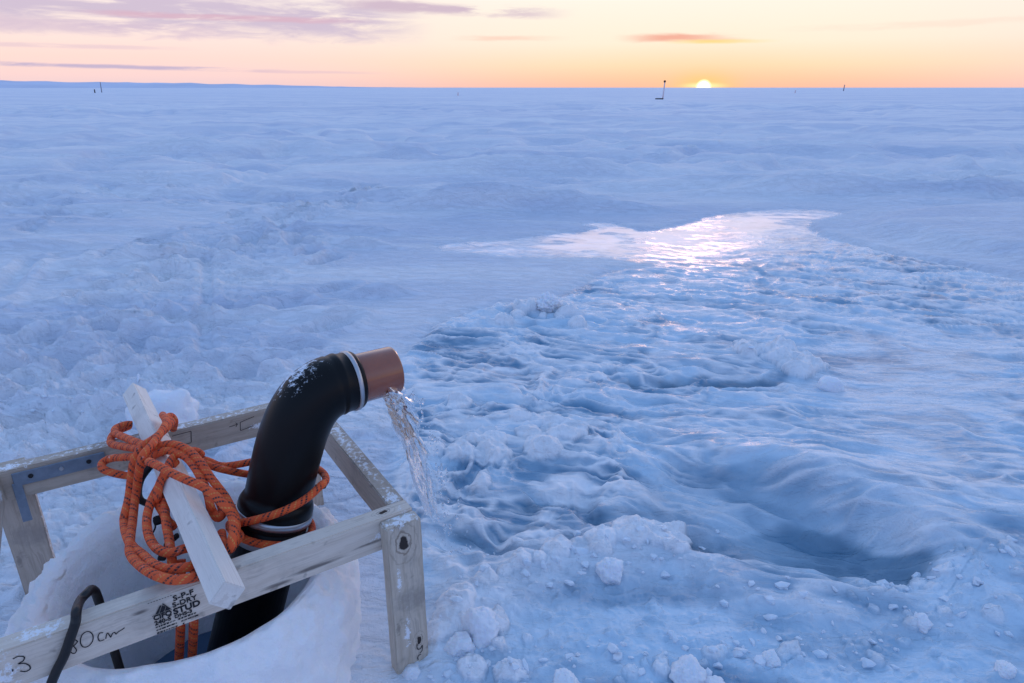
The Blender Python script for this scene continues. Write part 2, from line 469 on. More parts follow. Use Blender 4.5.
bump(t, p, t.noise(t.new('ShaderNodeTexCoord').outputs['Object'], 14, 3), .2, .01)
M['well'] = m

# ------------------------------------------------------------------ the ground: one displaced sheet round the camera out to the horizon
PERM = rng.permutation(512)
GR = np.stack([np.cos(np.arange(512) * 2.399963), np.sin(np.arange(512) * 2.399963)], 1)


def pn(x, y, seed=0):
    """gradient noise, about -0.7..0.7"""
    x = x + seed * 17.31; y = y - seed * 9.73
    xi, yi = np.floor(x).astype(np.int64), np.floor(y).astype(np.int64)
    xf, yf = x - xi, y - yi
    u, v = xf * xf * xf * (xf * (xf * 6 - 15) + 10), yf * yf * yf * (yf * (yf * 6 - 15) + 10)
    def g(ix, iy, fx, fy):
        h = PERM[(PERM[ix & 511] + iy) & 511]
        return GR[h, 0] * fx + GR[h, 1] * fy
    a = g(xi, yi, xf, yf); b = g(xi + 1, yi, xf - 1, yf); c = g(xi, yi + 1, xf, yf - 1); d = g(xi + 1, yi + 1, xf - 1, yf - 1)
    return (a * (1 - u) + b * u) * (1 - v) + (c * (1 - u) + d * u) * v


def fbm(x, y, oct=4, seed=0, gain=.5):
    r, a, f = 0, 1.0, 1.0
    for k in range(oct):
        r = r + a * pn(x * f, y * f, seed + k * 3); a *= gain; f *= 2.03
    return r


def sstep(x, a, b):
    t = np.clip((x - a) / (b - a), 0, 1); return t * t * (3 - 2 * t)


def sdist(X, Y, poly):
    """signed distance to a polygon in metres, positive inside"""
    d = np.full(X.shape, 1e9); ins = np.zeros(X.shape, bool); n = len(poly)
    for i in range(n):
        (x0, y0), (x1, y1) = poly[i], poly[(i + 1) % n]
        ex, ey = x1 - x0, y1 - y0; wx, wy = X - x0, Y - y0
        h = np.clip((wx * ex + wy * ey) / (ex * ex + ey * ey + 1e-12), 0, 1)
        d = np.minimum(d, (wx - ex * h) ** 2 + (wy - ey * h) ** 2)
        if abs(ey) > 1e-12:
            cnd = ((y0 <= Y) != (y1 <= Y)) & (X < x0 + (Y - y0) * ex / ey); ins ^= cnd
    return np.where(ins, 1, -1) * np.sqrt(d)


def ldist(X, Y, line):
    d = np.full(X.shape, 1e9); s = np.zeros(X.shape)
    for i in range(len(line) - 1):
        (x0, y0), (x1, y1) = line[i], line[i + 1]
        ex, ey = x1 - x0, y1 - y0; wx, wy = X - x0, Y - y0
        h = np.clip((wx * ex + wy * ey) / (ex * ex + ey * ey + 1e-12), 0, 1)
        q = np.sqrt((wx - ex * h) ** 2 + (wy - ey * h) ** 2)
        m_ = q < d; d = np.where(m_, q, d); s = np.where(m_, (i + h) / (len(line) - 1), s)
    return d, s


def G(*pts): return [tuple(at(x, y)[:2]) for x, y in pts]


dth = np.radians
ang = np.concatenate([np.radians(np.arange(-176, -60, 4.0)), np.radians(np.arange(-60, -42, .3)), np.radians(np.arange(-42, 42, .062)),
                      np.radians(np.arange(42, 60, .3)), np.radians(np.arange(60, 180.1, 4.0))])
dep = np.concatenate([np.radians(np.arange(76, 52, -1.5)), np.radians(np.arange(52, .55, -.066))])
rad = np.concatenate([CAM_H / np.tan(dep), np.geomspace(150, 12000, 46)])
AA, RR = np.meshgrid(ang, rad)
X, Y = RR * np.sin(AA), RR * np.cos(AA)
dist = RR
fade = lambda d0, d1: 1 - sstep(dist, d0, d1)

# --- wide relief: wind-packed drifts, long across the wind
ca, sa = math.cos(R(-7)), math.sin(R(-7))
U_, V_ = X * ca + Y * sa, -X * sa + Y * ca
wx_, wy_ = fbm(X * .25, Y * .25, 3, 40), fbm(X * .25, Y * .25, 3, 50)
spacing = np.maximum(RR * RR * math.radians(.066) / CAM_H, .004)


def lod(fx, fy, seed, wl, oct=1, gain=.55):
    """noise whose finer octaves fade out where the sheet is too coarse to carry them"""
    r, a, f = 0, 1.0, 1.0
    for k in range(oct):
        r = r + a * pn(fx * f, fy * f, seed + k * 3) * sstep(wl / f / spacing, 1.6, 4.0); a *= gain; f *= 2.03
    return r


drift = lod(U_ * .14 + wx_ * .5, V_ * .36 + wy_ * .6, 1, 2.7, 5)
sast = lod(U_ * .42 + wx_, V_ * 1.5 + wy_ * 1.3, 21, .66, 4)
sast2 = lod(U_ * .10 + wx_ * 1.2, V_ * .34 + wy_ * 1.5, 25, 2.9, 4)
saw = lambda n: np.clip(n, -1, .18) + .25 * np.clip(n - .18, 0, 1)           # flat tops, scarped edges
snow_h = .09 * drift * sstep(dist, 2.5, 8.0) + .17 * saw(sast) * sstep(dist, 4.5, 11) + .42 * saw(sast2) * sstep(dist, 7, 16)
snow_h += .020 * lod(U_ * 1.5 + wx_, V_ * 5.0 + wy_, 61, .2, 3) * sstep(dist, 1.5, 4)
far1 = lod(U_ * .030 + wx_, V_ * .075 + wy_, 65, 13, 3); far2 = lod(U_ * .007, V_ * .016, 67, 60, 3)
snow_h += .75 * saw(far1) * sstep(dist, 22, 60) + 1.0 * far2 * sstep(dist, 120, 400)
snow_h = snow_h * (1 - .45 * sstep(dist, 100, 400)) - .03

# the rippled ice sheet and its tongues
flow = G((398, 420), (385, 372), (410, 345), (440, 322), (497, 305), (548, 303), (571, 291), (590, 281), (611, 270), (640, 268.5), (657, 266.5),
         (640, 262), (605, 258.5), (560, 258), (497, 257), (440, 251), (436, 246.5), (470, 241), (505, 240), (545, 234.5), (585, 232), (600, 227.5),
         (574, 224.6), (592, 222.4), (611, 222.6), (640, 231), (668, 229), (702, 218), (748, 211.5), (782, 208.6), (815, 209), (846, 212.5), (839, 217),
         (816, 221), (810, 227), (819, 236), (851, 245), (896, 257), (953, 267), (1024, 281), (1200, 310), (1500, 420), (1700, 720), (900, 900), (420, 900), (390, 600), (385, 500))
wob = .06 * fbm(X * 2.2, Y * 2.2, 4, 71) + .05 * fbm(X * 7, Y * 9, 3, 74)
sdf = sdist(X, Y, flow) + wob * sstep(dist, 2, 4)
wet0 = sstep(sdf, -.03, .05)
in_flow = sstep(sdf, -.02, .12)
bank = sstep(-sdf, 0.0, .10) * .018 + sstep(-sdf, .1, 1.3) * .03
snow_h = snow_h * sstep(-sdf, .1, 1.6) + bank

# the smooth drift to the right of the tongue
shelf = G((845, 213), (900, 206), (1024, 201), (1400, 196), (1500, 300), (1300, 320), (1024, 280), (953, 266), (896, 256), (851, 244), (818, 235), (809, 227), (815, 221.5), (838, 217))
sds = sdist(X, Y, shelf) + wob * .6
sm = sstep(sds, 0.0, .9)
snow_h = snow_h * (1 - .93 * sstep(sds, -.1, .4)) + .03 * sstep(sds, .0, .08) + .11 * sstep(sds, .25, .85)
# long mound in the middle, drifts left of it
for (x, y, rx, ry, rot, h) in ((497, 211, 1.9, .5, 6, .28), (420, 200, 1.8, .5, -4, .14), (610, 213, 1.2, .35, 0, .15), (280, 150, 3.6, .8, 10, .17), (205, 152, 2.4, .6, -12, .20),
                               (355, 158, 3.0, .6, 6, .15), (120, 185, 2.4, .6, 8, .12), (700, 190, 2.6, .7, -5, .18), (820, 195, 2.6, .6, 4, .2), (985, 194, 1.8, .35, 0, .20),
                               (930, 190, 2.5, .6, 5, .18), (560, 172, 3.5, .9, 4, .22), (380, 250, .9, .16, -8, .07), (340, 236, 1.4, .22, -6, .08),
                               (380, 297, .36, .16, 10, .09), (340, 320, .6, .2, 0, .06), (30, 250, .9, .25, 15, .08), (120, 262, 1.0, .4, 24, .10), (250, 225, .9, .2, -20, .07)):
    c = at(x, y); a = R(rot)
    u = ((X - c.x) * math.cos(a) + (Y - c.y) * math.sin(a)) / rx; v = (-(X - c.x) * math.sin(a) + (Y - c.y) * math.cos(a)) / ry
    v = np.where(v < 0, v * 1.7, v)
    q = np.sqrt(u * u + v * v) + .25 * fbm(X * .8, Y * .8, 3, 88) * sstep(dist, 4, 9)
    prof = sstep(1 - q, 0, 1) * np.where(v > 0, 1, 1) 
    snow_h = snow_h + h * prof * (1 - in_flow) * sstep(-sdf, .0, .8)

# the trodden trail and the groove on the left
trail = G((20, 480), (60, 400), (100, 350), (140, 310), (190, 275), (235, 245), (290, 220), (345, 197), (375, 190))
td, ts = ldist(X, Y, trail)
tw = np.interp(ts, [0, .3, .6, .75, 1], [1.2, .95, .75, .5, .28])
tmask = sstep(tw - td + .35 * fbm(X * 1.5, Y * 1.5, 3, 90), -.1, .45)
chunk = np.abs(fbm(X * 3.1 + wx_ * .6, Y * 3.6, 3, 101)); chunk2 = fbm(X * 7.0, Y * 8.0, 3, 111)
plates = lambda x, y, sd: sstep(fbm(x, y, 3, sd), -.05, .06)
snow_h += tmask * (.014 * (plates(X * 2.6 + wx_, Y * 3.6 + wy_, 101) - .5) + .013 * (plates(X * 5.2, Y * 8.5, 104) - .5) + .008 * chunk2)
pits = np.zeros_like(X)
foot = []
for k in range(130):
    s = rng.random(); i = min(int(s * (len(trail) - 1)), len(trail) - 2); f = s * (len(trail) - 1) - i
    bx, by = trail[i][0] * (1 - f) + trail[i + 1][0] * f, trail[i][1] * (1 - f) + trail[i + 1][1] * f
    foot.append((bx + rng.normal(0, .5), by + rng.normal(0, .45)))
for (x, y) in ((20, 200), (60, 204), (75, 197), (100, 215), (55, 213), (120, 195), (140, 204), (186, 207), (212, 203), (110, 190), (35, 190), (5, 196), (150, 196), (310, 258), (250, 242), (262, 250), (150, 186), (180, 190), (228, 195),
               (330, 330), (300, 312), (60, 226), (12, 218), (30, 233)):
    c = at(x, y); foot.append((c.x, c.y))
cols = lambda a: np.searchsorted(ang, a); rows = lambda r: np.searchsorted(rad, r)
for (fx, fy) in foot:
    r0 = math.hypot(fx, fy); a0 = math.atan2(fx, fy)
    if r0 < 1.6: continue
    L = .42; i0, i1 = rows(r0 - L), rows(r0 + L); j0, j1 = cols(a0 - L / r0), cols(a0 + L / r0)
    if i1 <= i0 or j1 <= j0: continue
    sl = np.s_[i0:i1, j0:j1]; ca2 = rng.normal(.5, .5)
    u = (X[sl] - fx) * math.cos(ca2) + (Y[sl] - fy) * math.sin(ca2); v = -(X[sl] - fx) * math.sin(ca2) + (Y[sl] - fy) * math.cos(ca2)
    q = np.sqrt((u / .17) ** 2 + (v / .085) ** 2) + .3 * pn(X[sl] * 9, Y[sl] * 9, 3)
    pits[sl] += -.065 * sstep(1.15 - q, 0, .5) + .026 * np.exp(-((q - 1.5) / .35) ** 2)
snow_h += np.clip(pits, -.12, .09)
gd, gs = ldist(X, Y, G((205, 356), (207, 330), (207.5, 300), (207, 262)))
snow_h += -.028 * sstep(.055 - gd, 0, .03) + .010 * np.exp(-((gd - .085) / .03) ** 2)
g2, _ = ldist(X, Y, G((-10, 300), (15, 280), (32, 262)))
snow_h += -.03 * sstep(.09 - g2, 0, .06) + .03 * np.exp(-((g2 - .14) / .05) ** 2)
# crumbly broken snow close to the stand on the left and in front of the sheet
near_c = sstep(at(512, 330).y - Y, 0, .9) * (1 - in_flow)
leftw = sstep(at(300, 330).x - X, -.6, .5)
snow_h += (near_c * .6 + leftw * near_c * .5) * (.013 * (plates(X * 1.6 + wx_, Y * 4.2, 120) - .5) + .011 * (plates(X * 4.5, Y * 10 + wx_, 122) - .5) + .009 * (plates(X * 11, Y * 22, 127) - .5) + .007 * fbm(X * 10, Y * 20, 4, 125))

# --- the sheet itself
rot = R(14)
rx_, ry_ = X * math.cos(rot) - Y * math.sin(rot), X * math.sin(rot) + Y * math.cos(rot)
q1, q2 = fbm(X * 1.3, Y * 1.3, 3, 130), fbm(X * 1.3, Y * 1.3, 3, 140)
rd = lambda n, k: np.clip(1 - k * (np.sqrt(n * n + .006) - .04), -1, 1)
nA = fbm(rx_ * 1.5 + q1 * .8, ry_ * 6.0 + q2 * 1.3, 2, 150, .35)
nB = fbm(rx_ * 3.0 + q2 * 1.0, ry_ * 12.5 + q1 * 1.8, 2, 160, .35)
nC = fbm(rx_ * 6.5 + q1, ry_ * 27 + q2 * 2.5, 2, 165, .4)
rp1, rp2, rp3 = rd(nA, 2.2), rd(nB, 2.2), rd(nC, 2.2)
gate = lambda f, sd, lo, hi: sstep(fbm(X * f, Y * f * 1.6, 3, sd), lo, hi)
line = lambda n, wd: np.exp(-(n / wd) ** 2)
cr = lambda r: np.clip(r, 0, 1) ** 2
calm = sdist(X, Y, G((455, 246), (600, 225), (700, 219), (790, 209), (845, 213), (812, 228), (740, 246), (690, 262), (560, 256)))
calm = sstep(calm, -1.1, .45)
calm2 = sstep(sdist(X, Y, G((735, 372), (815, 345), (900, 330), (1010, 335), (1030, 420), (960, 470), (900, 520), (860, 500), (870, 430), (800, 400))), -.25, .35)
amp = (1 - .90 * calm) * (1 - .80 * calm2)
ice_h = amp * (.012 * rp1 + .016 * cr(rp1) + .015 * cr(rp2) + .004 * line(nC, .2) * fade(5, 12)) + .03 * fbm(X * .9, Y * .9, 3, 170) * (1 - calm)
# churned slush where the water lands and freezes
churn = np.maximum(sstep(1.15 - np.hypot(X - at(455, 470).x, (Y - at(455, 470).y)), 0, .7), .8 * sstep(1.0 - np.hypot(X - at(540, 400).x, Y - at(540, 400).y), 0, .8))
c1 = np.abs(fbm(X * 3.2 + q1 * 1.5, Y * 3.2 + q2 * 1.5, 4, 180)); c2 = np.abs(fbm(X * 8 + q1 * 2, Y * 8, 3, 190))
ice_h = ice_h * (1 - .5 * churn) + churn * (.055 * (.35 - c1) + .028 * (.3 - c2))
crest = np.maximum(np.maximum(line(nA, .085) * gate(1.6, 300, -.28, .12), line(nB, .14) * gate(2.2, 305, -.25, .18)), .7 * line(nC, .24) * gate(2.8, 310, -.12, .25))  # crest lines painted white: frost together with the glint of reflected sky
tone = np.clip(.52 + 1.25 * fbm(rx_ * 1.1 + q1 * 1.4, ry_ * 2.6 + q2 * 1.4, 4, 320) - .25 * rp1, 0, 1)  # random swirls, plus troughs darkened in the colour as ripple shading
foam_glint = churn * .7 * sstep(.14 - c1, -.02, .13) + (1 - calm) * crest * (1.0 - .5 * calm2)
patch = fbm(X * 1.1, Y * 1.4, 4, 200)
foam_glint += .12 * sstep(patch, .0, .35) * (1 - calm) * sstep(rp1 + .5 * rp2, -.6, .6)
foam_glint += calm2 * .16 + calm * .5 * sstep(fbm(X * 1.6, Y * 3.2, 5, 330), .05, .45)

# foreground: thick slush crust with lumps
front = sdist(X, Y, G((380, 720), (375, 585), (420, 560), (470, 590), (520, 560), (600, 535), (690, 548), (735, 575), (800, 606), (880, 590), (935, 560), (1010, 545), (1200, 560), (1100, 1100), (300, 1100)))
fr_ = sstep(front + .05 * fbm(X * 5, Y * 5, 3, 210), -.06, .14)
crust = .03 * fbm(X * 2.2, Y * 2.2, 3, 220) + .016 * fbm(X * 9, Y * 9, 4, 230) + .014 * sstep(fbm(X * 14, Y * 26, 3, 235), .15, .5) + .012 * np.clip(fbm(X * 30, Y * 30, 2, 237), 0, 1)
ice_h = ice_h * (1 - fr_) + fr_ * (.015 + .7 * crust)
foam_glint = foam_glint * (1 - fr_) + fr_ * (.05 + .20 * sstep(fbm(X * 3, Y * 3, 4, 240), -.2, .4))

# the hollow with its frozen lip
lipd, lips = ldist(X, Y, G((640, 447), (700, 452), (756, 467), (813, 488), (859, 507), (895, 518), (930, 532), (985, 552), (1050, 585)))
lip = np.interp(lips, [0, .2, .35, .6, .8, 1], [.0, .05, .10, .10, .075, .04])
side = sdist(X, Y, G((620, 470), (700, 452), (756, 467), (813, 488), (859, 507), (895, 518), (928, 530), (934, 560), (925, 588), (890, 598), (850, 604), (800, 607), (750, 592), (720, 560), (660, 545), (600, 520)))
ice_h += lip * np.exp(-(lipd / (.30 - .20 * sstep(side, -.10, .14))) ** 2)
hol = sstep(side, .0, .22)
pool = sdist(X, Y, G((695, 540), (735, 526), (767, 518), (800, 518), (840, 530), (880, 545), (928, 560), (931, 580), (905, 585), (859, 577), (838, 578), (816, 562), (770, 558), (731, 558)))
pool = pool + .04 * fbm(X * 5, Y * 5, 3, 260)
pm = sstep(pool, -.02, .03)
ice_h = ice_h * (1 - .25 * hol) - .035 * hol - .045 * sstep(pool, -.10, .06)
foam_glint = np.maximum(foam_glint, .8 * np.exp(-((lipd + .02 * fbm(X * 9, Y * 9, 2, 262)) / .035) ** 2) * sstep(lips, .25, .45))  # lip edge painted pale: frost and the light caught along it
deep = pm * (.46 + .36 * sstep(X, at(730, 550).x, at(860, 560).x)) + .22 * hol * (1 - pm)
foam_glint = foam_glint * (1 - .5 * hol) * (1 - pm) + .12 * hol * (1 - pm)
# small openings of dark water between the ripples
for (x, y, rx, ry, rot2) in ((733, 384, .30, .16, -25), (505, 331, .34, .08, 8), (530, 545, .20, .10, 5), (470, 545, .16, .08, 10), (660, 385, .25, .06, 0), (690, 545, .2, .08, 0), (560, 505, .16, .06, 10), (640, 520, .2, .06, 0)):
    c = at(x, y); a = R(rot2)
    u = ((X - c.x) * math.cos(a) + (Y - c.y) * math.sin(a)) / rx; v = (-(X - c.x) * math.sin(a) + (Y - c.y) * math.cos(a)) / ry
    q = np.sqrt(u * u + v * v) + .5 * fbm(X * 6, Y * 6, 3, 270)
    d_ = sstep(1.1 - q, 0, .6)
    deep = np.maximum(deep, d_ * .9 * sstep(.85 - rp1, 0, .6)); foam_glint *= 1 - .7 * d_ * sstep(.9 - rp1, 0, .5)
    ice_h -= .03 * d_

# lumps of slush frozen into the surface (rounded heads)
lump = np.zeros_like(X)
rdg, _ = ldist(X, Y, G((425, 655), (470, 608), (520, 578), (570, 560), (620, 550), (660, 545), (688, 553)))
rdn = rdg + .07 * fbm(X * 5, Y * 5, 4, 280)
ice_h += .026 * np.exp(-(rdn / .15) ** 2) * (1 + .8 * fbm(X * 7, Y * 7, 4, 285))
foam_glint = np.maximum(foam_glint, .75 * np.exp(-(rdn / .16) ** 2))


def add_lump(px, py, r, k=1.0, z0=0.0):
    c = at(px, py); r0 = math.hypot(c.x, c.y); a0 = math.atan2(c.x, c.y); L = r * 1.5
    i0, i1 = rows(max(r0 - L, .3)), rows(r0 + L); j0, j1 = cols(a0 - L / r0), cols(a0 + L / r0)
    if i1 <= i0 or j1 <= j0: return
    sl = np.s_[i0:i1, j0:j1]
    d = np.hypot(X[sl] - c.x, Y[sl] - c.y) / r + .35 * fbm(X[sl] * .8 / r, Y[sl] * .8 / r, 3, int(px) % 17)
    h = np.sqrt(np.clip(1 - d * d, 0, 1)) * r * k * (1 + .25 * fbm(X[sl] * 2.5 / r, Y[sl] * 2.5 / r, 2, 5))
    lump[sl] = np.maximum(lump[sl], h * (1 + .22 * fbm(X[sl] * 30, Y[sl] * 30, 3, 9)))


def scatter(n, pts, spread, r0, r1, k=1.0):
    for i in range(n):
        s = rng.random() * (len(pts) - 1); a = int(s); f = s - a
        x = pts[a][0] * (1 - f) + pts[a + 1][0] * f + rng.normal(0, spread); y = pts[a][1] * (1 - f) + pts[a + 1][1] * f + rng.normal(0, spread * .5)
        if y > 300: add_lump(x, y, r0 + (r1 - r0) * rng.random() ** 2.2, k)


scatter(34, [(430, 640), (470, 600), (520, 570), (570, 555), (620, 545), (660, 542), (685, 552)], 12, .02, .065, .55)
scatter(14, [(630, 548), (655, 536), (680, 542)], 8, .03, .065, .55)
scatter(10, [(435, 670), (470, 640), (480, 620), (500, 680), (560, 675)], 22, .015, .045, .9)
scatter(34, [(560, 690), (640, 675), (700, 668), (760, 670), (830, 660), (900, 640), (960, 620), (1020, 610)], 20, .012, .034, .7)
scatter(40, [(740, 352), (775, 356), (800, 366), (815, 372)], 7, .03, .085, .8)
scatter(26, [(500, 322), (530, 316), (550, 308), (575, 330)], 7, .03, .09, .8)
scatter(25, [(440, 296), (480, 296), (520, 294), (560, 296)], 5, .02, .05, .7)
scatter(36, [(440, 400), (500, 420), (560, 440), (520, 480), (450, 470), (480, 440)], 20, .02, .08, .45)
scatter(26, [(860, 600), (900, 590), (935, 575), (980, 565), (1020, 580)], 12, .010, .030, .6)
scatter(14, [(330, 670), (360, 650), (375, 665), (420, 672)], 15, .012, .045, .8)
scatter(8, [(20, 420), (80, 405), (60, 380), (120, 395), (170, 385), (30, 350), (220, 375)], 22, .02, .07, .35)
scatter(40, [(40, 440), (90, 500), (60, 520), (30, 455), (230, 470)], 22, .03, .08, .6)
lumpm = sstep(lump, .004, .02)
H_ice = ice_h * in_flow + lump * (.35 + .65 * in_flow)
Z = snow_h * (1 - in_flow) + H_ice
foam_glint = np.clip(foam_glint + lumpm * .75, 0, 1) * wet0
deep = np.clip(deep, 0, 1) * wet0 * (1 - lumpm)
wet = np.clip(wet0 * 1.0, 0, 1)

# the pit inside the ice collar round the pipe, and level footing under the stand
RC = Vector((-.80, 1.36, 0)); RAD_IN, RAD_OUT = .295, .375
dc = np.hypot(X - RC.x, Y - RC.y)
Z = Z * (1 - .7 * sstep(.75 - dc, 0, .3))
Z = np.where(dc < RAD_OUT - .06, -1.0, Z)
wet = wet * sstep(dc, .4, .6)
foot_z = {}

nr, nc = X.shape
V = np.concatenate([np.stack([X, Y, Z], -1).reshape(-1, 3), [[0, 0, float(Z[0].mean())]]])
I = np.arange(nr * nc).reshape(nr, nc)
quads = np.stack([I[:-1, :-1], I[1:, :-1], I[1:, 1:], I[:-1, 1:]], -1).reshape(-1, 4)[:, ::-1]
seam = np.stack([I[:-1, -1], I[1:, -1], I[1:, 0], I[:-1, 0]], -1)[:, ::-1]
quads = np.concatenate([quads, seam])
cen = nr * nc
fan = np.array([(I[0, (j + 1) % nc], I[0, j], cen) for j in range(nc)])
nq, nt = len(quads), len(fan)
me = bpy.data.meshes.new('snow_ground')
me.vertices.add(len(V)); me.vertices.foreach_set('co', V.ravel())
me.loops.add(nq * 4 + nt * 3); me.loops.foreach_set('vertex_index', np.concatenate([quads.ravel(), fan.ravel()]))
me.polygons.add(nq + nt)
me.polygons.foreach_set('loop_start', np.concatenate([np.arange(nq) * 4, nq * 4 + np.arange(nt) * 3]))
me.polygons.foreach_set('use_smooth', np.ones(nq + nt, bool))
me.update(calc_edges=True)
for nm, arr in (('wet', wet), ('foam_glint', foam_glint), ('deep', deep), ('calm', calm * wet0), ('tone', tone * (1 - .6 * calm))):
    a = me.attributes.new(nm, 'FLOAT', 'POINT'); a.data.foreach_set('value', np.append(arr.ravel(), 0.0).astype(np.float32))
me.materials.append(M['ground'])
ground = bpy.data.objects.new('snow_ground', me); C.objects.link(ground)
tag(ground, kind='structure')


def gz(x, y):
    """height of the ground at a point"""
    r, a = math.hypot(x, y), math.atan2(x, y)
    return float(Z[min(np.searchsorted(rad, r), nr - 1), min(np.searchsorted(ang, a), nc - 1)])


# low hills along the left of the horizon
hv, hf = [], []
K = 120
for i in range(K + 1):
    a = R(-75 + 71 * i / K); tpos = i / K
    hgt = 26 * sstep(np.array(1 - tpos), 0, .62) ** .8 * (1 + .35 * float(pn(np.array(i * .11), np.array(.5), 4))) + 4 * float(pn(np.array(i * .4), np.array(.2), 7)) + 3
    hgt = max(1.0, hgt * (1.0 if tpos < .8 else (1 - tpos) / .2))
    for d_, hh in ((2500, -3), (2750, .55), (3000, 1.0), (3300, .8), (3800, -3)):
        z = hgt * hh if hh > 0 else hh
        hv.append((d_ * math.sin(a), d_ * math.cos(a), z))
for i in range(K):
    for k in range(4):
        hf.append((i * 5 + k, (i + 1) * 5 + k, (i + 1) * 5 + k + 1, i * 5 + k + 1))
tag(obj('hills', hv, hf, M['hill']), kind='structure')

# ------------------------------------------------------------------ ice collar round the pipe
V, Fc = [], []
prof = [(.21, -1.0), (.215, -.4), (.235, -.1), (.262, .08), (.282, .18), (.293, .24), (RAD_IN + .014, .275), (RAD_IN + .03, .295), (RAD_IN + .042, .303), (RAD_IN + .052, .303),
        (RAD_OUT - .014, .292), (RAD_OUT, .27), (RAD_OUT + .012, .24), (RAD_OUT + .016, .20), (RAD_OUT + .014, .14), (RAD_OUT + .01, .08), (RAD_OUT + .012, .03), (RAD_OUT + .025, -.02), (RAD_OUT + .05, -.06)]
pf = []
for a, b in zip(prof[:-1], prof[1:]):
    n_ = 2 if a[1] < -.1 else 4
    for k in range(n_): pf.append((a[0] + (b[0] - a[0]) * k / n_, a[1] + (b[1] - a[1]) * k / n_))
pf.append(prof[-1]); SEG = 260
for (r_, z_) in pf:
    for k in range(SEG):
        q = 2 * math.pi * k / SEG; d = Vector((math.cos(q), math.sin(q), 0)); p_ = RC + d * r_ + Vector((0, 0, z_))
        low = mnoise.fractal(p_ * 4.0, .6, 2.0, 3) * .022
        fine = mnoise.fractal(p_ * 22, .6, 2.0, 4) * .008
        k_ = 1.0 if r_ > RAD_IN + .02 else .4
        V.append(p_ + d * (low + fine) * k_ + Vector((0, 0, (low * .6 + fine) * k_ * (1 if z_ > .2 else .3))))
for i in range(len(pf) - 1):
    for k in range(SEG):
        k2 = (k + 1) % SEG; Fc.append((i * SEG + k, i * SEG + k2, (i + 1) * SEG + k2, (i + 1) * SEG + k))
tag(obj('ice_collar', V, Fc, M['collar']), 'thick round collar of snow crusted ice around the black pipe', 'ice collar')
bm = bmesh.new(); bmesh.ops.create_circle(bm, cap_ends=True, radius=.24, segments=48)
tag(from_bm('well_water', bm, M['well'], None, False, Matrix.Translation((RC.x, RC.y, -.13))), kind='structure')

# ------------------------------------------------------------------ timber stand
TH = R(33.1)
FL = at(8, 650, .45); FL.z = 0
ux, wx = Vector((math.cos(TH), math.sin(TH), 0)), Vector((-math.sin(TH), math.cos(TH), 0))
stand = empty('timber_stand', FL, TH)
tag(stand, 'weathered pine stand of rails and legs framing the black pipe', 'stand')


def beam(name, mat, mw, sx, sy, sz, parent, bev=.003, label=None, x0=0.0):
    """a piece of timber with its length along its own X, starting at its own origin"""
    bm = bmesh.new()
    bmesh.ops.create_cube(bm, size=1.0, matrix=Matrix.Translation(((sx + x0) / 2, 0, 0)) @ Matrix.Diagonal((sx - x0, sy, sz, 1)))
    bmesh.ops.bevel(bm, geom=bm.edges[:], offset=bev, segments=2, affect='EDGES')
    n = max(4, int(sx / .03))
    for i in range(1, n):
        g = bmesh.ops.bisect_plane(bm, geom=bm.verts[:] + bm.edges[:] + bm.faces[:], plane_co=(sx * i / n, 0, 0), plane_no=(1, 0, 0))
    for v in bm.verts:
        o = mnoise.noise_vector(Vector((v.co.x * 9, v.co.y * 20, v.co.z * 20)) + Vector(mw.translation) * 7) * .0012
        v.co += Vector((o.x * .6, o.y, o.z))
    o = from_bm(name, bm, mat, parent, False, mw)
    if label: o['label'] = label
    return o


def M3(x, y, z, loc):
    m = Matrix((x, y, z)).transposed().to_4x4(); m.translation = loc; return m


XX, YY, ZZ = Vector((1, 0, 0)), Vector((0, 1, 0)), Vector((0, 0, 1))
RW, RH, HT, LEN, WID = .045, .089, .45, .80, .738
front = beam('rail', M['wood_front'], M3(XX, YY, ZZ, (0, RW / 2, HT - RH / 2)), LEN, RW, RH, stand, x0=-.09, label='front rail of pale pine stamped and written on in black')
beam('rail', M['wood_back'], M3(YY, -XX, ZZ, (LEN - RW / 2, RW + .001, HT - RH / 2 - .002)), WID - RW - .002, RW, RH, stand)
back = beam('rail', M['wood_back'], M3(XX, YY, ZZ, (-.05, WID + RW / 2, HT - RH / 2)), LEN + .05, RW, RH, stand)
beam('rail', M['wood_back'], M3(YY, -XX, ZZ, (-.075, RW + .002, HT - RH / 2 - .003)), WID - RW - .004, RW, RH, stand)
DN = -ZZ
legr = beam('leg', M['wood_leg'], M3(DN, YY, XX, (LEN - .042, -.021, HT - .006)), .50, .04, .089, stand, label='knotty front leg with a dark knot near its top')
beam('leg', M['wood_front'], M3(DN, YY, XX, (-.098 - .05, .06, HT - .02)), .50, .04, .089, stand)
legb = beam('leg', M['wood_back'], M3(DN, YY, XX, (-.036, WID + RW + .021, HT - .01)), .52, .04, .089, stand)
beam('leg', M['wood_back'], M3(DN, YY, XX, (LEN - .046, WID + RW + .021, HT - .01)), .52, .04, .089, stand)

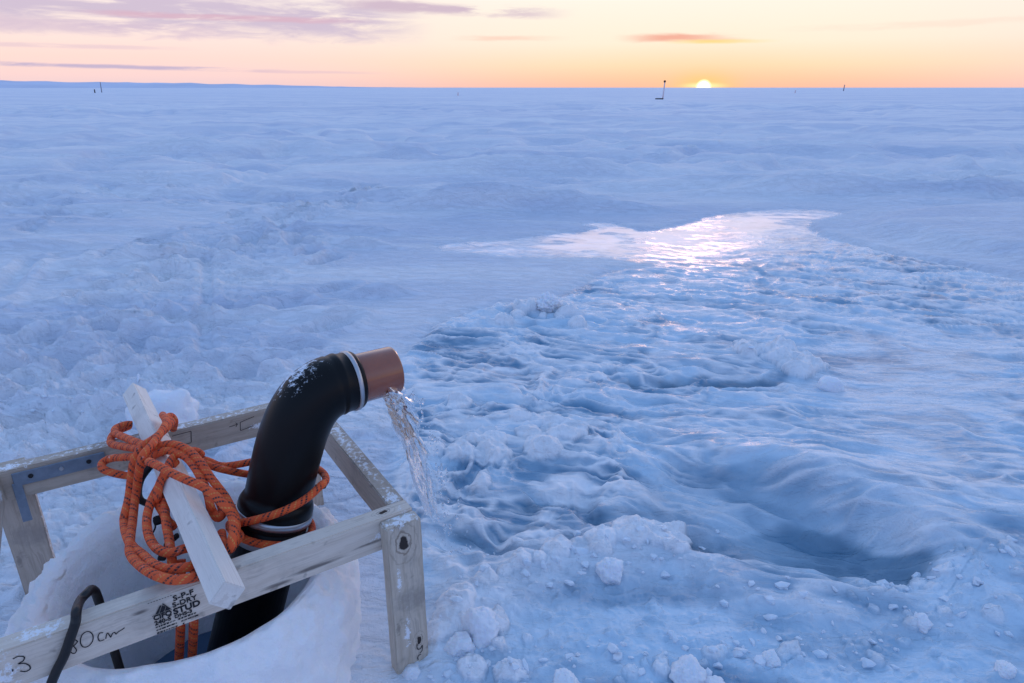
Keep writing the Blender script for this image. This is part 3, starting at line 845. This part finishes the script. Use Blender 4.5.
# steel strap at the back left corner (on the near face of the back rail and down the leg)
sb = bmesh.new()
bmesh.ops.create_cube(sb, size=1, matrix=Matrix.Translation((.1125, -.002, 0)) @ Matrix.Diagonal((.215, .004, .040, 1)))
bmesh.ops.create_cube(sb, size=1, matrix=Matrix.Translation((.011, -.0021, -.07)) @ Matrix.Diagonal((.022, .004, .12, 1)))
bmesh.ops.bevel(sb, geom=sb.edges[:], offset=.0012, segments=1, affect='EDGES')
brk = from_bm('corner_bracket', sb, M['galv'], stand, False, M3(XX, YY, ZZ, (-.028, WID - .001, HT - .030)))
for x in (.045, .115, .18):
    bm = bmesh.new(); bmesh.ops.create_cone(bm, cap_ends=True, segments=12, radius1=.007, radius2=.0055, depth=.005)
    from_bm('screw', bm, M['cable'] if x != .115 else M['steel'], brk, False, Matrix.Translation((x, -.005, .002)) @ Matrix.Rotation(R(90), 4, 'X'))

g_ = random.gauss

# ------------------------------------------------------------------ writing on the front rail
def word(txt, size, u, z, name='stamp', parent=front, y=-RW / 2 - .0012, stretch=1.0, lean=0.0, bold=.0):
    cu = bpy.data.curves.new(name, 'FONT'); cu.body = txt; cu.size = size; cu.extrude = .0004; cu.offset = bold
    cu.space_character = 1.02; cu.shear = lean
    to = bpy.data.objects.new('tmp', cu); C.objects.link(to)
    dg = bpy.context.evaluated_depsgraph_get()
    mm = bpy.data.meshes.new_from_object(to.evaluated_get(dg)); bpy.data.objects.remove(to)
    mm.transform(Matrix.Translation((u, y, z)) @ Matrix.Rotation(R(90), 4, 'X') @ Matrix.Diagonal((stretch, 1, 1, 1)))
    return mm


def on_front(px, py):
    """a photo point on the near face of the front rail, in the rail's own coordinates"""
    q = hit(px, py, FL, wx) - FL
    return q.dot(ux), q.z - (HT - RH / 2)


u0, _ = on_front(149, 605); u1, _ = on_front(195, 590)
SW = u1 - u0
texts = [word('S-P-F', .0175, u0 + SW * .50, .0235, stretch=1.05, bold=.0003), word('S-DRY', .0165, u0 + SW * .46, .0085, stretch=1.0, bold=.0003),
         word('STUD', .0195, u0 + SW * .45, -.0085, stretch=1.02, bold=.0007), word('CIFQ', .0155, u0 + SW * .02, -.006, stretch=.95, bold=.0005),
         word('240-S', .0140, u0 + SW * .02, -.0185, stretch=.92, bold=.0004), word('DHS-3', .0105, u0 + SW * .45, -.0185, bold=.0003, stretch=1.15)]
bm = bmesh.new()
for mm in texts: bm.from_mesh(mm); bpy.data.meshes.remove(mm)
yy = -RW / 2 - .0012


def quad(pts):
    vs = [bm.verts.new((a, yy - .0004, b)) for a, b in pts]; bm.faces.new(vs)


tx, tz = u0 + SW * .03, .0075
quad([(tx + .004, tz), (tx + .010, tz), (tx + .018, tz + .017), (tx + .015, tz + .017)][:4])           # the mill's triangular mark
quad([(tx + .0115, tz), (tx + .020, tz), (tx + .0245, tz + .010), (tx + .019, tz + .016)])
quad([(tx + .0215, tz), (tx + .033, tz), (tx + .021, tz + .0205), (tx + .0195, tz + .0185), (tx + .0255, tz + .0100)])
quad([(tx - .002, tz - .0025), (tx + .034, tz - .0025), (tx + .034, tz - .0012), (tx - .002, tz - .0012)])
for row, (za, n_) in enumerate(((-.0255, 14), (-.0330, 12), (-.0405, 9))):                              # worn lines too small to read
    x_ = u0 + SW * .02
    for k in range(n_):
        wl = .0025 + random.random() * .005
        if random.random() < .85:
            j = random.random() * .0012
            quad([(x_, za + j), (x_ + wl, za + j), (x_ + wl + .0006, za + .0042 - j), (x_ + .0006, za + .0042 - j)])
        x_ += wl + .0014
for k in range(9):
    x_ = u0 + SW * (-.02 + .06 * k); quad([(x_, .0385), (x_ + .003, .0385), (x_ + .003, .0398), (x_, .0398)])
from_bm('stamp', bm, M['ink'], front, False)


def stroke_mesh(strokes, wdt=.0017, y=yy):
    bmx = bmesh.new()
    for st in strokes:
        pts = catmull([(a, b, 0) for a, b in st], 6)
        prev = None
        for i, p_ in enumerate(pts):
            tq = (pts[min(i + 1, len(pts) - 1)] - pts[max(i - 1, 0)]).normalized(); nq_ = Vector((-tq.y, tq.x, 0)) * wdt / 2
            a = bmx.verts.new((p_.x + nq_.x, y - .0002, p_.y + nq_.y)); b = bmx.verts.new((p_.x - nq_.x, y - .0002, p_.y - nq_.y))
            if prev: bmx.faces.new((prev[0], a, b, prev[1]))
            prev = (a, b)
    return bmx


def px_strokes(lst): return [[on_front(*q) for q in s] for s in lst]


Zs = lambda pts: [(x / 4.655, 540 + y / 4.655) for x, y in pts]
hand = [Zs([(362, 470), (345, 462), (332, 480), (348, 498), (356, 512), (346, 526), (330, 520), (332, 500), (350, 485), (362, 470)]),
        Zs([(400, 425), (382, 440), (374, 470), (384, 494), (408, 494), (430, 470), (432, 442), (418, 426), (400, 425)]),
        Zs([(480, 430), (464, 432), (456, 450), (464, 468), (486, 462)]),
        Zs([(492, 458), (496, 438), (502, 432), (512, 446), (516, 450), (522, 436), (532, 428), (540, 436), (548, 428), (560, 420), (570, 414), (580, 406)])]
for st_ in hand: from_bm('pen_letter', stroke_mesh(px_strokes([st_]), .0019), M['ink'], front, False)
three = [Zs([(60, 552), (84, 540), (112, 542), (108, 560), (86, 574), (112, 572), (136, 582), (140, 598), (120, 610), (94, 608)]),
         Zs([(56, 600), (60, 604), (58, 610)])]
for st_ in three: from_bm('pen_letter', stroke_mesh(px_strokes([st_]), .0022), M['ink'], front, False)


# the same pen low on the front leg
def on_leg(px, py):
    q = hit(px, py, FL - wx * .041, wx) - FL
    return (HT - .006) - q.z, q.dot(ux) - (LEN - .042)


Zl = lambda pts: [(370 + x / 3.54, 490 + y / 3.54) for x, y in pts]
mk = bmesh.new()
for st in (Zl([(176, 540), (166, 548), (168, 562), (178, 560), (184, 548), (184, 566), (176, 576)]), Zl([(180, 580), (172, 584), (168, 592), (170, 600)])):
    pts = catmull([(on_leg(*q)[0], on_leg(*q)[1], 0) for q in st], 6); prev = None
    for i, p_ in enumerate(pts):
        tq = (pts[min(i + 1, len(pts) - 1)] - pts[max(i - 1, 0)]).normalized(); nn = Vector((-tq.y, tq.x, 0)) * .0011
        a = mk.verts.new((p_.x + nn.x, -.0215, p_.y + nn.y)); b = mk.verts.new((p_.x - nn.x, -.0215, p_.y - nn.y))
        if prev: mk.faces.new((prev[0], a, b, prev[1]))
        prev = (a, b)
from_bm('handwriting', mk, M['ink'], legr, False)


# pencilled outline on the back rail
def on_back(px, py):
    q = hit(px, py, FL + wx * WID, wx) - FL
    return q.dot(ux) + .05, q.z - (HT - RH / 2)


Zb = lambda pts: [(90 + x / 3.415, 330 + y / 3.415) for x, y in pts]
bl_ = [Zb([(560, 295), (535, 305), (513, 315)]), Zb([(513, 315), (513, 330), (514, 343)]), Zb([(514, 343), (535, 335), (556, 326)]), Zb([(475, 330), (490, 326), (505, 320)]), Zb([(497, 316), (502, 322), (498, 330)]),
       Zb([(280, 362), (310, 354), (345, 345)]), Zb([(345, 345), (345, 362), (346, 382)]), Zb([(290, 398), (318, 392), (346, 384)])]
for grp in (bl_[:5], bl_[5:]):
    from_bm('pencil_mark', stroke_mesh([[on_back(*q) for q in s] for s in grp], .0018), M['ink'], back, False)

# ------------------------------------------------------------------ the loose square stick lying across the rails
A_, B_ = Vector((-1.211, 1.944, .487)), Vector((-.546, 1.025, .487))
ax_ = (B_ - A_).normalized(); s_ = ax_.cross(ZZ).normalized(); t_ = s_.cross(ax_)
ro = -.806
e1_, e2_ = s_ * math.cos(ro) + t_ * math.sin(ro), -s_ * math.sin(ro) + t_ * math.cos(ro)
stick = beam('wooden_stick', M['wood_stick'], M3(ax_, e2_.cross(ax_), e2_, A_), (B_ - A_).length, .050, .048, None, bev=.002)
tag(stick, 'pale square pine stick laid slantwise across both rails, wrapped in orange rope', 'stick')
# rust mark left by a nail on its lit face
tt = stick.matrix_local.inverted()
fc = [hit(x, y, A_ + (e1_ * -.025 if False else e2_ * .024), e2_) for x, y in ((206, 531), (209, 530), (216, 540), (222, 556), (219, 556), (212, 544))]

# ------------------------------------------------------------------ black elbow pipe with its brown spout
pipe = empty('discharge_pipe', at_depth(274.5, 512, 1.70), 0)
P0 = Vector(pipe.location)
tag(pipe, 'bent black rubber pipe ending in a short brown plastic spout', 'pipe')
D = (at_depth(338, 384, 1.703) - P0)
haz = Vector((D.x, D.y, 0)).normalized()
BX, BZ = Vector((D.x, D.y, 0)).length, D.z
side_ = haz.cross(ZZ)
TAU = R(20); T0 = Vector((math.sin(TAU), 0, math.cos(TAU)))      # the pipe leans a little towards its mouth
ctrl = [Vector((0, 0, 0)), T0 * .17, Vector((BX - .115, 0, BZ + .004)), Vector((BX, 0, BZ))]


def bez(s):
    a, b, c, d = ctrl; q = 1 - s
    p_ = a * q ** 3 + b * 3 * q * q * s + c * 3 * q * s * s + d * s ** 3
    g = (b - a) * 3 * q * q + (c - b) * 6 * q * s + (d - c) * 3 * s * s
    g.normalize()
    if s < 0: p_, g = a + T0 * s, T0.copy()
    if s > 1: p_, g = d + Vector((1, 0, 0)) * (s - 1), Vector((1, 0, 0))
    w3 = lambda v: haz * v.x + ZZ * v.z
    return w3(p_), side_, w3(Vector((-g.z, 0, g.x)))


pr = [(-.02, .090), (.0, .0925), (.045, .0925), (.06, .0915), (.085, .086)] + [(.09 + .86 * i / 30, .082 + .002 * math.sin(math.pi * i / 30) - .003 * i / 30) for i in range(31)] + [(.965, .076), (.975, .078), (.992, .080), (1.0, .080), (1.006, .077), (1.02, .076), (1.045, .0755), (1.05, .072), (1.05, .060)]
V, Fc = lathe(pr, bez, 48); elbow = obj('elbow', V, Fc, M['frosted_rubber'], pipe)
c_, a_, b_ = bez(.80); FROST_AT.default_value = c_ + (b_ * math.cos(R(16)) - a_ * math.sin(R(16))) * .083
V, Fc = lathe([(-.9, .082), (-.075, .082), (-.073, .088), (-.02, .088), (-.018, .0)], bez, 40); obj('riser', V, Fc, M['rubber'], pipe)
V, Fc = lathe([(-.008, .092), (-.007, .0952), (.020, .0952), (.021, .092)], bez, 48); cl1 = obj('hose_clamp', V, Fc, M['steel'], pipe)
V, Fc = lathe([(-.068, .087), (-.067, .0915), (-.046, .0915), (-.045, .087)], bez, 48); obj('hose_clamp', V, Fc, M['grip'], pipe)
V, Fc = lathe([(1.026, .0745), (1.027, .079), (1.037, .079), (1.038, .0745)], bez, 48); cl2 = obj('hose_clamp', V, Fc, M['steel'], pipe)
sp_ = .156
V, Fc = lathe([(1.02, .0635), (1.05, .0645), (1.0 + sp_ - .004, .0645), (1.0 + sp_, .0635), (1.0 + sp_ + .0005, .0605), (1.0 + sp_ - .003, .0600), (1.02, .0600)], bez, 48)
spout = obj('spout', V, Fc, M['pvc'], pipe)
c_, a_, b_ = bez(1.034)
bm = bmesh.new(); bmesh.ops.create_cube(bm, size=1, matrix=Matrix.Translation(c_ + a_ * -.078 + b_ * .014) @ Matrix.Diagonal((.016, .016, .02, 1)))
bmesh.ops.bevel(bm, geom=bm.edges[:], offset=.003, segments=2, affect='EDGES'); from_bm('screw_housing', bm, M['steel'], cl2, False)
# water pouring from the spout: clear twisting sheets and drops
mouth = P0 + bez(1.0 + sp_)[0]
V, Fc = [], []
N, SG = 60, 40
vel = .44
for i in range(N + 1):
    tq = .31 * i / N
    c_ = mouth - haz * .05 + haz * vel * tq - ZZ * (.024 + 4.9 * tq * tq)
    tg = (haz * vel - ZZ * 9.8 * tq).normalized(); b_ = side_.cross(tg).normalized()
    rr = .062 * (1 - .50 * (i / N) ** 1.4)
    for k in range(SG):
        q = 2 * math.pi * k / SG
        d = side_ * math.cos(q) * 1.05 + b_ * math.sin(q) * (.46 - .12 * i / N)
        nn = mnoise.fractal(Vector((math.cos(q) * 1.6, math.sin(q) * 1.6, i * .06)) + Vector((3, 1, 2)), .7, 2.0, 4)
        V.append(c_ + d * rr * (1 + (.08 + .80 * min(1, i / 24)) * nn))
for i in range(N):
    for k in range(SG):
        k2 = (k + 1) % SG; Fc.append((i * SG + k, i * SG + k2, (i + 1) * SG + k2, (i + 1) * SG + k))
Fc.append(tuple(range(SG))[::-1]); Fc.append(tuple(N * SG + k for k in range(SG)))
bm = bmesh.new()
vv = [bm.verts.new(v) for v in V]
for f_ in Fc: bm.faces.new([vv[i] for i in f_])
jet = empty('water_jet', mouth, 0); JL = Vector(mouth)
tag(jet, 'clear water spilling from the brown spout onto the slush', 'water')
for v_ in bm.verts: v_.co -= JL
from_bm('stream', bm, M['water'], jet)
bm = bmesh.new()
for k in range(150):
    tq = .12 + .25 * random.random() ** .7; c_ = mouth + haz * (vel * tq * (1 + g_(0, .14))) - ZZ * (4.9 * tq * tq) + side_ * g_(0, .012 + .06 * tq)
    r_ = .0010 + .0034 * random.random() ** 3
    bmesh.ops.create_icosphere(bm, subdivisions=2, radius=r_, matrix=Matrix.Translation(c_ - JL) @ Matrix.Diagonal((1, 1, 2.4, 1)))
tag(from_bm('droplets', bm, M['water'], jet), kind='stuff')

# ------------------------------------------------------------------ orange rope: coil on the stick and a hitch round the pipe
rope = empty('orange_rope', (A_ * .45 + B_ * .55), 0)
tag(rope, 'orange rope with dark flecks coiled over the stick and tied round the pipe', 'rope')
RL = Vector(rope.location); RR_ = .0101
za = lambda pts: [(96 + x / 5.695, 400 + y / 5.695, z) for x, y, z in pts]
zb = lambda pts: [(96 + x / 5.695, 480 + y / 5.695, z) for x, y, z in pts]
coils = [
    # two strands that come over the top and hang down the left
    za([(440, 165, .47), (447, 120, .51), (425, 92, .53), (395, 110, .54), (430, 128, .545), (350, 205, .55), (270, 262, .545), (218, 345, .52), (200, 450, .48), (188, 550, .45), (165, 650, .43)]) +
    zb([(160, 235, .42), (172, 310, .43), (205, 375, .44), (270, 430, .455), (330, 482, .47), (400, 505, .472), (480, 500, .472), (560, 490, .46), (640, 470, .43)]),
    za([(380, 85, .52), (400, 130, .555), (328, 245, .56), (266, 318, .555), (246, 400, .52), (232, 500, .47), (218, 600, .44)]) +
    zb([(208, 240, .43), (196, 330, .44), (196, 420, .45), (255, 490, .465), (335, 540, .475), (430, 568, .475), (520, 562, .475), (580, 548, .46)]),
    # sideways bights on the left
    za([(205, 138, .47), (165, 140, .475), (112, 162, .48), (112, 190, .485), (150, 207, .50), (225, 238, .53), (300, 262, .54), (360, 250, .53)]),
    za([(190, 150, .45), (110, 185, .455), (84, 225, .47), (95, 252, .48), (160, 266, .50), (250, 278, .53), (320, 290, .535), (390, 300, .52)]),
    za([(300, 300, .52), (205, 322, .50), (90, 332, .475), (38, 358, .465), (38, 390, .46), (95, 415, .45), (190, 432, .44), (240, 420, .45), (300, 380, .47)]),
    # arcs over the stick to the right
    za([(300, 345, .50), (322, 300, .53), (370, 262, .545), (440, 252, .55), (530, 288, .545), (602, 365, .53), (652, 440, .51), (702, 505, .49), (745, 565, .47), (780, 640, .455)]) +
    zb([(798, 240, .45), (790, 330, .45), (762, 395, .45), (725, 360, .445), (715, 300, .44)]),
    za([(310, 330, .51), (350, 305, .535), (410, 288, .54), (500, 318, .535), (555, 372, .525), (595, 440, .51), (632, 520, .49), (650, 600, .475)]) +
    zb([(660, 170, .455), (690, 215, .44), (720, 190, .44), (700, 120, .45), (640, 60, .46)]),
    za([(300, 350, .555), (350, 372, .56), (420, 410, .56), (510, 452, .555), (600, 490, .545), (680, 545, .53), (735, 605, .515)]) +
    zb([(768, 190, .50), (785, 260, .49), (775, 340, .48), (750, 400, .46), (700, 390, .44)]),
    za([(600, 310, .50), (560, 290, .525), (480, 300, .53), (430, 340, .53), (410, 400, .52), (440, 470, .49)]),
    # inner loops hanging left of the stick
    za([(455, 350, .52), (400, 410, .515), (362, 480, .50), (348, 560, .48)]) + zb([(345, 120, .465), (385, 190, .455), (410, 235, .45), (450, 270, .44)]),
    zb([(400, -60, .50), (360, 30, .49), (315, 120, .475), (290, 220, .46), (300, 315, .45), (345, 388, .452), (420, 415, .455), (500, 392, .455), (570, 380, .44)]),
    zb([(430, -20, .49), (395, 90, .47), (398, 230, .46), (415, 330, .45), (430, 440, .44), (440, 520, .40)]),
    # tails hanging inside the pit behind the front rail
    [(181, 560, .42), (181, 590, .36), (181, 612, .31), (180, 640, .22), (179, 660, .12)],
    [(195, 560, .41), (194, 590, .36), (194, 612, .31), (193, 640, .22), (192, 660, .12)],
]
for cl_ in coils:
    path = catmull([at(*q) for q in cl_], 7)
    V, Fc, UV = tube([p_ - RL for p_ in path], RR_, 14, True, 0, random.random())
    obj('strand', V, Fc, M['rope'], rope, uvs=UV)


TX = haz * T0.z - ZZ * T0.x; QH = math.atan2(haz.y, haz.x)


def around(z0, z1, a0, a1, r, n=40, dz=0.0):
    """points round the pipe from angle a0 to a1 (degrees, 0 = towards the viewer's right)"""
    o = []
    for i in range(n + 1):
        q = R(a0 + (a1 - a0) * i / n); z = z0 + (z1 - z0) * i / n; o.append(P0 + (haz * T0.x + ZZ * T0.z) * z + TX * (math.cos(q - QH) * r) - side_ * (math.sin(q - QH) * r))
    return o


# from the coil to the pipe, rising across its near side, round behind and back to the coil
c0 = at_depth(232, 536, 1.55)
rise = [at_depth(226, 552, 1.55), at_depth(236, 530, 1.575)] + around(-.030, .105, 215, 335, .105, 14) + around(.112, .10, 345, 490, .104, 12) + [at_depth(226, 466, 1.76), at_depth(208, 461, 1.76), at_depth(190, 455, 1.77), at_depth(176, 450, 1.78)]
for pts in (rise,
            [at_depth(234, 545, 1.56), at_depth(240, 535, 1.585)] + around(-.040, -.022, 212, 545, .101, 40),
            [at_depth(262, 476, 1.80), at_depth(246, 474, 1.77), at_depth(230, 471, 1.745), at_depth(214, 467, 1.745), at_depth(200, 461, 1.75), at_depth(186, 456, 1.76)]):
    path = catmull(pts, 5); V, Fc, UV = tube([p_ - RL for p_ in path], RR_ * .95, 14, True, 0, random.random())
    obj('strand', V, Fc, M['rope'], rope, uvs=UV)

# black strap and clip caught up in the coil
st = empty('black_strap', at(150, 500, .42), 0); SL = Vector(st.location)
tag(st, 'short black strap with a clip dangling through the orange coil', 'strap')
path = catmull([at(*q) for q in za([(330, 360, .49), (300, 390, .47), (258, 450, .45), (242, 520, .435), (255, 570, .43), (300, 588, .43), (335, 565, .44)])], 8)
V, Fc, UV = tube([p_ - SL for p_ in path], .0085, 10); obj('loop', V, Fc, M['strap'], st)
for (p1, p2, wd, nm) in ((at(*zb([(350, 205, .42)])[0]), at(*zb([(365, 250, .41)])[0]), .022, 'clip'), (at(*zb([(470, 310, .42)])[0]), at(*zb([(390, 380, .40)])[0]), .016, 'webbing'), (at(*zb([(392, 378, .40)])[0]), at(*zb([(372, 460, .38)])[0]), .018, 'webbing')):
    d = p2 - p1; L = d.length; xq = d.normalized(); yq = xq.cross(ZZ).normalized(); mm = M3(xq, yq, xq.cross(yq), (p1 + p2) / 2 - SL)
    bm = bmesh.new()
    bmesh.ops.create_cube(bm, size=1, matrix=mm @ Matrix.Diagonal((L, wd, .008, 1)))
    bmesh.ops.bevel(bm, geom=bm.edges[:], offset=.002, segments=2, affect='EDGES')
    from_bm(nm, bm, M['strap'], st, False)
path = catmull([at(*q) for q in zb([(345, 205, .42), (328, 230, .415), (338, 265, .41), (325, 300, .405)])], 6)
V, Fc, UV = tube([p_ - SL for p_ in path], .002, 8); obj('cord', V, Fc, M['strap'], st)

# dark clip at the rope behind the pipe, by the back leg
bm = bmesh.new(); q = at_depth(319, 487, 2.0)
bmesh.ops.create_cube(bm, size=1, matrix=M3(ux, wx, ZZ, q) @ Matrix.Diagonal((.042, .014, .018, 1)))
bmesh.ops.bevel(bm, geom=bm.edges[:], offset=.003, segments=2, affect='EDGES')
tag(from_bm('rope_clip', bm, M['strap'], None, False), 'small black clip beside the back leg, behind the pipe', 'clip')

# black cable hung over the front rail
yf = lambda px, py, off=.010: hit(px, py, FL - wx * off, wx)
ctop = hit(80, 601, FL + ZZ * (HT + .0095), ZZ)
cpath = [ctop + ux * .035 + wx * .05 - ZZ * .75, ctop + ux * .030 + wx * .047 - ZZ * .3, ctop + ux * .026 + wx * .044 - ZZ * .06, ctop + ux * .022 + wx * .036 - ZZ * .010, ctop + ux * .012 + wx * .018 - ZZ * .0005, ctop, yf(76.5, 611), yf(75.5, 622), yf(71, 636), yf(64, 656), yf(56, 672), yf(48, 692), yf(40, 715)]
V, Fc, UV = tube(catmull(cpath, 8), .0088, 14)
tag(obj('black_cable', V, Fc, M['cable']), 'thick black cable hooked over the front rail beside the handwriting', 'cable')

# ------------------------------------------------------------------ loose lumps of snow, each one a thing
def snow_lump(px, py, r, label, mat=None, squash=.8, seed=0, dzz=-.008, name='snow_lump', rough=.24):
    c = at(px, py); c.z = gz(c.x, c.y)
    bm = bmesh.new(); bmesh.ops.create_icosphere(bm, subdivisions=5, radius=1.0)
    o = Vector((seed * 3.7, seed * 1.3, seed * 7.1)); rr = random.Random(seed)
    planes = [(Vector((rr.gauss(0, 1), rr.gauss(0, 1), rr.gauss(0, 1))).normalized(), .66 + .34 * rr.random()) for _ in range(16)]
    for v in bm.verts:
        n = v.co.normalized()
        cut = min([dd / n.dot(pn_) for pn_, dd in planes if n.dot(pn_) > .2] + [1.15])
        k = (.72 * cut + .28) * (1 + rough * .7 * mnoise.fractal(n * 1.3 + o, .8, 2.0, 3)) + rough * .35 * mnoise.fractal(n * 5 + o, .7, 2.0, 5)
        v.co = Vector((n.x * k * r, n.y * k * r, n.z * k * r * squash))
    for v in bm.verts:
        if v.co.z < -r * .5: v.co.z = -r * .5
    ob = from_bm(name, bm, mat or M['snow'], None, True, Matrix.Translation((c.x, c.y, c.z + r * squash * .35 + dzz)))
    return tag(ob, label, 'snow lump', 'loose lumps of snow on the slush')


snow_lump(831, 388, .060, 'round ball of snow at the right end of the low slush ridge', None, .85, 1, rough=.12)
snow_lump(482, 640, .052, 'upright snow lump right of the knotty front leg', None, 1.1, 2)
snow_lump(462, 655, .040, 'small snow lump close against the foot of the knotty leg', None, .9, 3)
snow_lump(686, 683, .045, 'pale snow lump at the bottom edge, below the hollow on its left', None, 1.0, 4)
snow_lump(712, 690, .030, 'flat small snow lump at the bottom edge beside a paler one', None, .7, 8)
snow_lump(566, 690, .034, 'low snow lump at the bottom edge in the middle', None, .8, 5)
snow_lump(770, 667, .026, 'little oval snow lump standing alone below the hollow', None, 1.1, 6)
snow_lump(920, 628, .026, 'little snow lump right below the corner of the dark hollow', None, .9, 7)
snow_lump(1004, 676, .026, 'small snow lump in the bottom right corner', None, .8, 9)
snow_lump(610, 580, .045, 'rounded snow head on the slush ridge, nearest the middle', None, 1.0, 10)
snow_lump(412, 674, .026, 'tiny snow lump touching the bottom of the knotty leg', None, .9, 11)
snow_lump(548, 316, .085, 'knobbly heap of slush at the far left edge of the ripples', None, .75, 12, rough=.5)
# crumbs of broken ice strewn over the slush
bm = bmesh.new(); rc = random.Random(5)
lanes = [([(430, 640), (480, 600), (540, 572), (620, 556), (700, 560)], 26, 420), ([(430, 690), (560, 672), (700, 660), (840, 640), (1020, 610)], 26, 620), ([(740, 600), (860, 604), (930, 575), (1020, 575)], 14, 220),
         ([(330, 670), (370, 660), (430, 675)], 14, 120), ([(20, 430), (90, 400), (170, 385), (240, 365)], 24, 160), ([(740, 360), (790, 362), (825, 380)], 8, 60)]
for line, spread, n in lanes:
    for k in range(int(n * .22)):
        q = rc.random() * (len(line) - 1); i = int(q); f = q - i
        x = line[i][0] * (1 - f) + line[i + 1][0] * f + rc.gauss(0, spread); y = line[i][1] * (1 - f) + line[i + 1][1] * f + rc.gauss(0, spread * .6)
        c = at(x, max(y, 320)); rr_ = .003 + .012 * rc.random() ** 2.5; c.z = gz(c.x, c.y) + rr_ * .15
        if math.hypot(c.x - RC.x, c.y - RC.y) < .5: continue
        g = bmesh.ops.create_icosphere(bm, subdivisions=1, radius=rr_, matrix=Matrix.Translation(c) @ Matrix.Rotation(rc.random() * 6, 4, Vector((rc.random(), rc.random(), 1))) @ Matrix.Diagonal((1 + rc.random(), 1, .5 + .4 * rc.random(), 1)))
        for v in g['verts']: v.co += Vector((rc.gauss(0, .18), rc.gauss(0, .18), rc.gauss(0, .18))) * rr_
tag(from_bm('ice_crumbs', bm, M['slush'], None, False), 'small crumbs of broken ice strewn over the slush', 'ice crumbs', kind='stuff')
# slab of snow behind the back rail
c = at(170, 432); c.z = gz(c.x, c.y)
bm = bmesh.new(); bmesh.ops.create_icosphere(bm, subdivisions=4, radius=1.0)
for v in bm.verts:
    n = v.co.normalized(); k = 1 + .25 * mnoise.fractal(n * 1.6, .8, 2.0, 4)
    v.co = Vector((n.x * .14 * k, n.y * .12 * k, n.z * .13 * k))
tag(from_bm('snow_block', bm, M['snow'], None, True, Matrix.Translation((c.x, c.y, c.z + .04))), 'white block of snow behind the back rail and the stick', 'snow block')


# ------------------------------------------------------------------ markers far out on the ice
def marker(px, py, top_px, label, wdt, name='marker_post', cap=True, sled=0.0, mat='post'):
    c = at(px, py); d = c.length; hgt = (py - top_px) * d / F_PX * 1.0
    r = empty(name, (c.x, c.y, gz(c.x, c.y) * .0), 0); tag(r, label, 'marker')
    bm = bmesh.new(); bmesh.ops.create_cone(bm, cap_ends=True, segments=10, radius1=wdt * 1.15, radius2=wdt * .8, depth=hgt + .6, matrix=Matrix.Translation((0, 0, hgt / 2 - .3)) @ Matrix.Rotation(R(3), 4, 'Y'))
    from_bm('post', bm, M[mat], r)
    if cap:
        bm = bmesh.new(); bmesh.ops.create_icosphere(bm, subdivisions=2, radius=1, matrix=Matrix.Translation((wdt * .6, 0, hgt)) @ Matrix.Diagonal((wdt * 1.7, wdt * 1.5, hgt * .07, 1)))
        from_bm('top', bm, M['dark'], r)
    if sled:
        bm = bmesh.new(); bmesh.ops.create_cube(bm, size=1, matrix=Matrix.Translation((-sled * .5, 0, .07)) @ Matrix.Diagonal((sled, .5, .16, 1)))
        bmesh.ops.bevel(bm, geom=bm.edges[:], offset=.04, segments=2, affect='EDGES'); from_bm('base', bm, M['dark'], r)
    return r


marker(663, 99.5, 84, 'tall thin post with a dark top left of the setting sun', .09, cap=True, sled=.95)
marker(102, 92.5, 84.5, 'short grey post far off on the left beside a dark dot', .12, cap=False, mat='faded')
marker(95, 93.0, 90.2, 'tiny dark stub left of the short grey post', .16, name='marker_stub', cap=False, mat='dark')
marker(458, 96.0, 92.8, 'single faint stub far out near the middle of the horizon', .14, name='marker_stub', cap=False)
marker(843.5, 91.0, 86, 'dark post on the horizon right of the sun, farther right of two', .2, cap=False, mat='faded')
marker(795, 93.3, 90.7, 'small faint stub right of the sun, nearer to it', .18, name='marker_stub', cap=False)
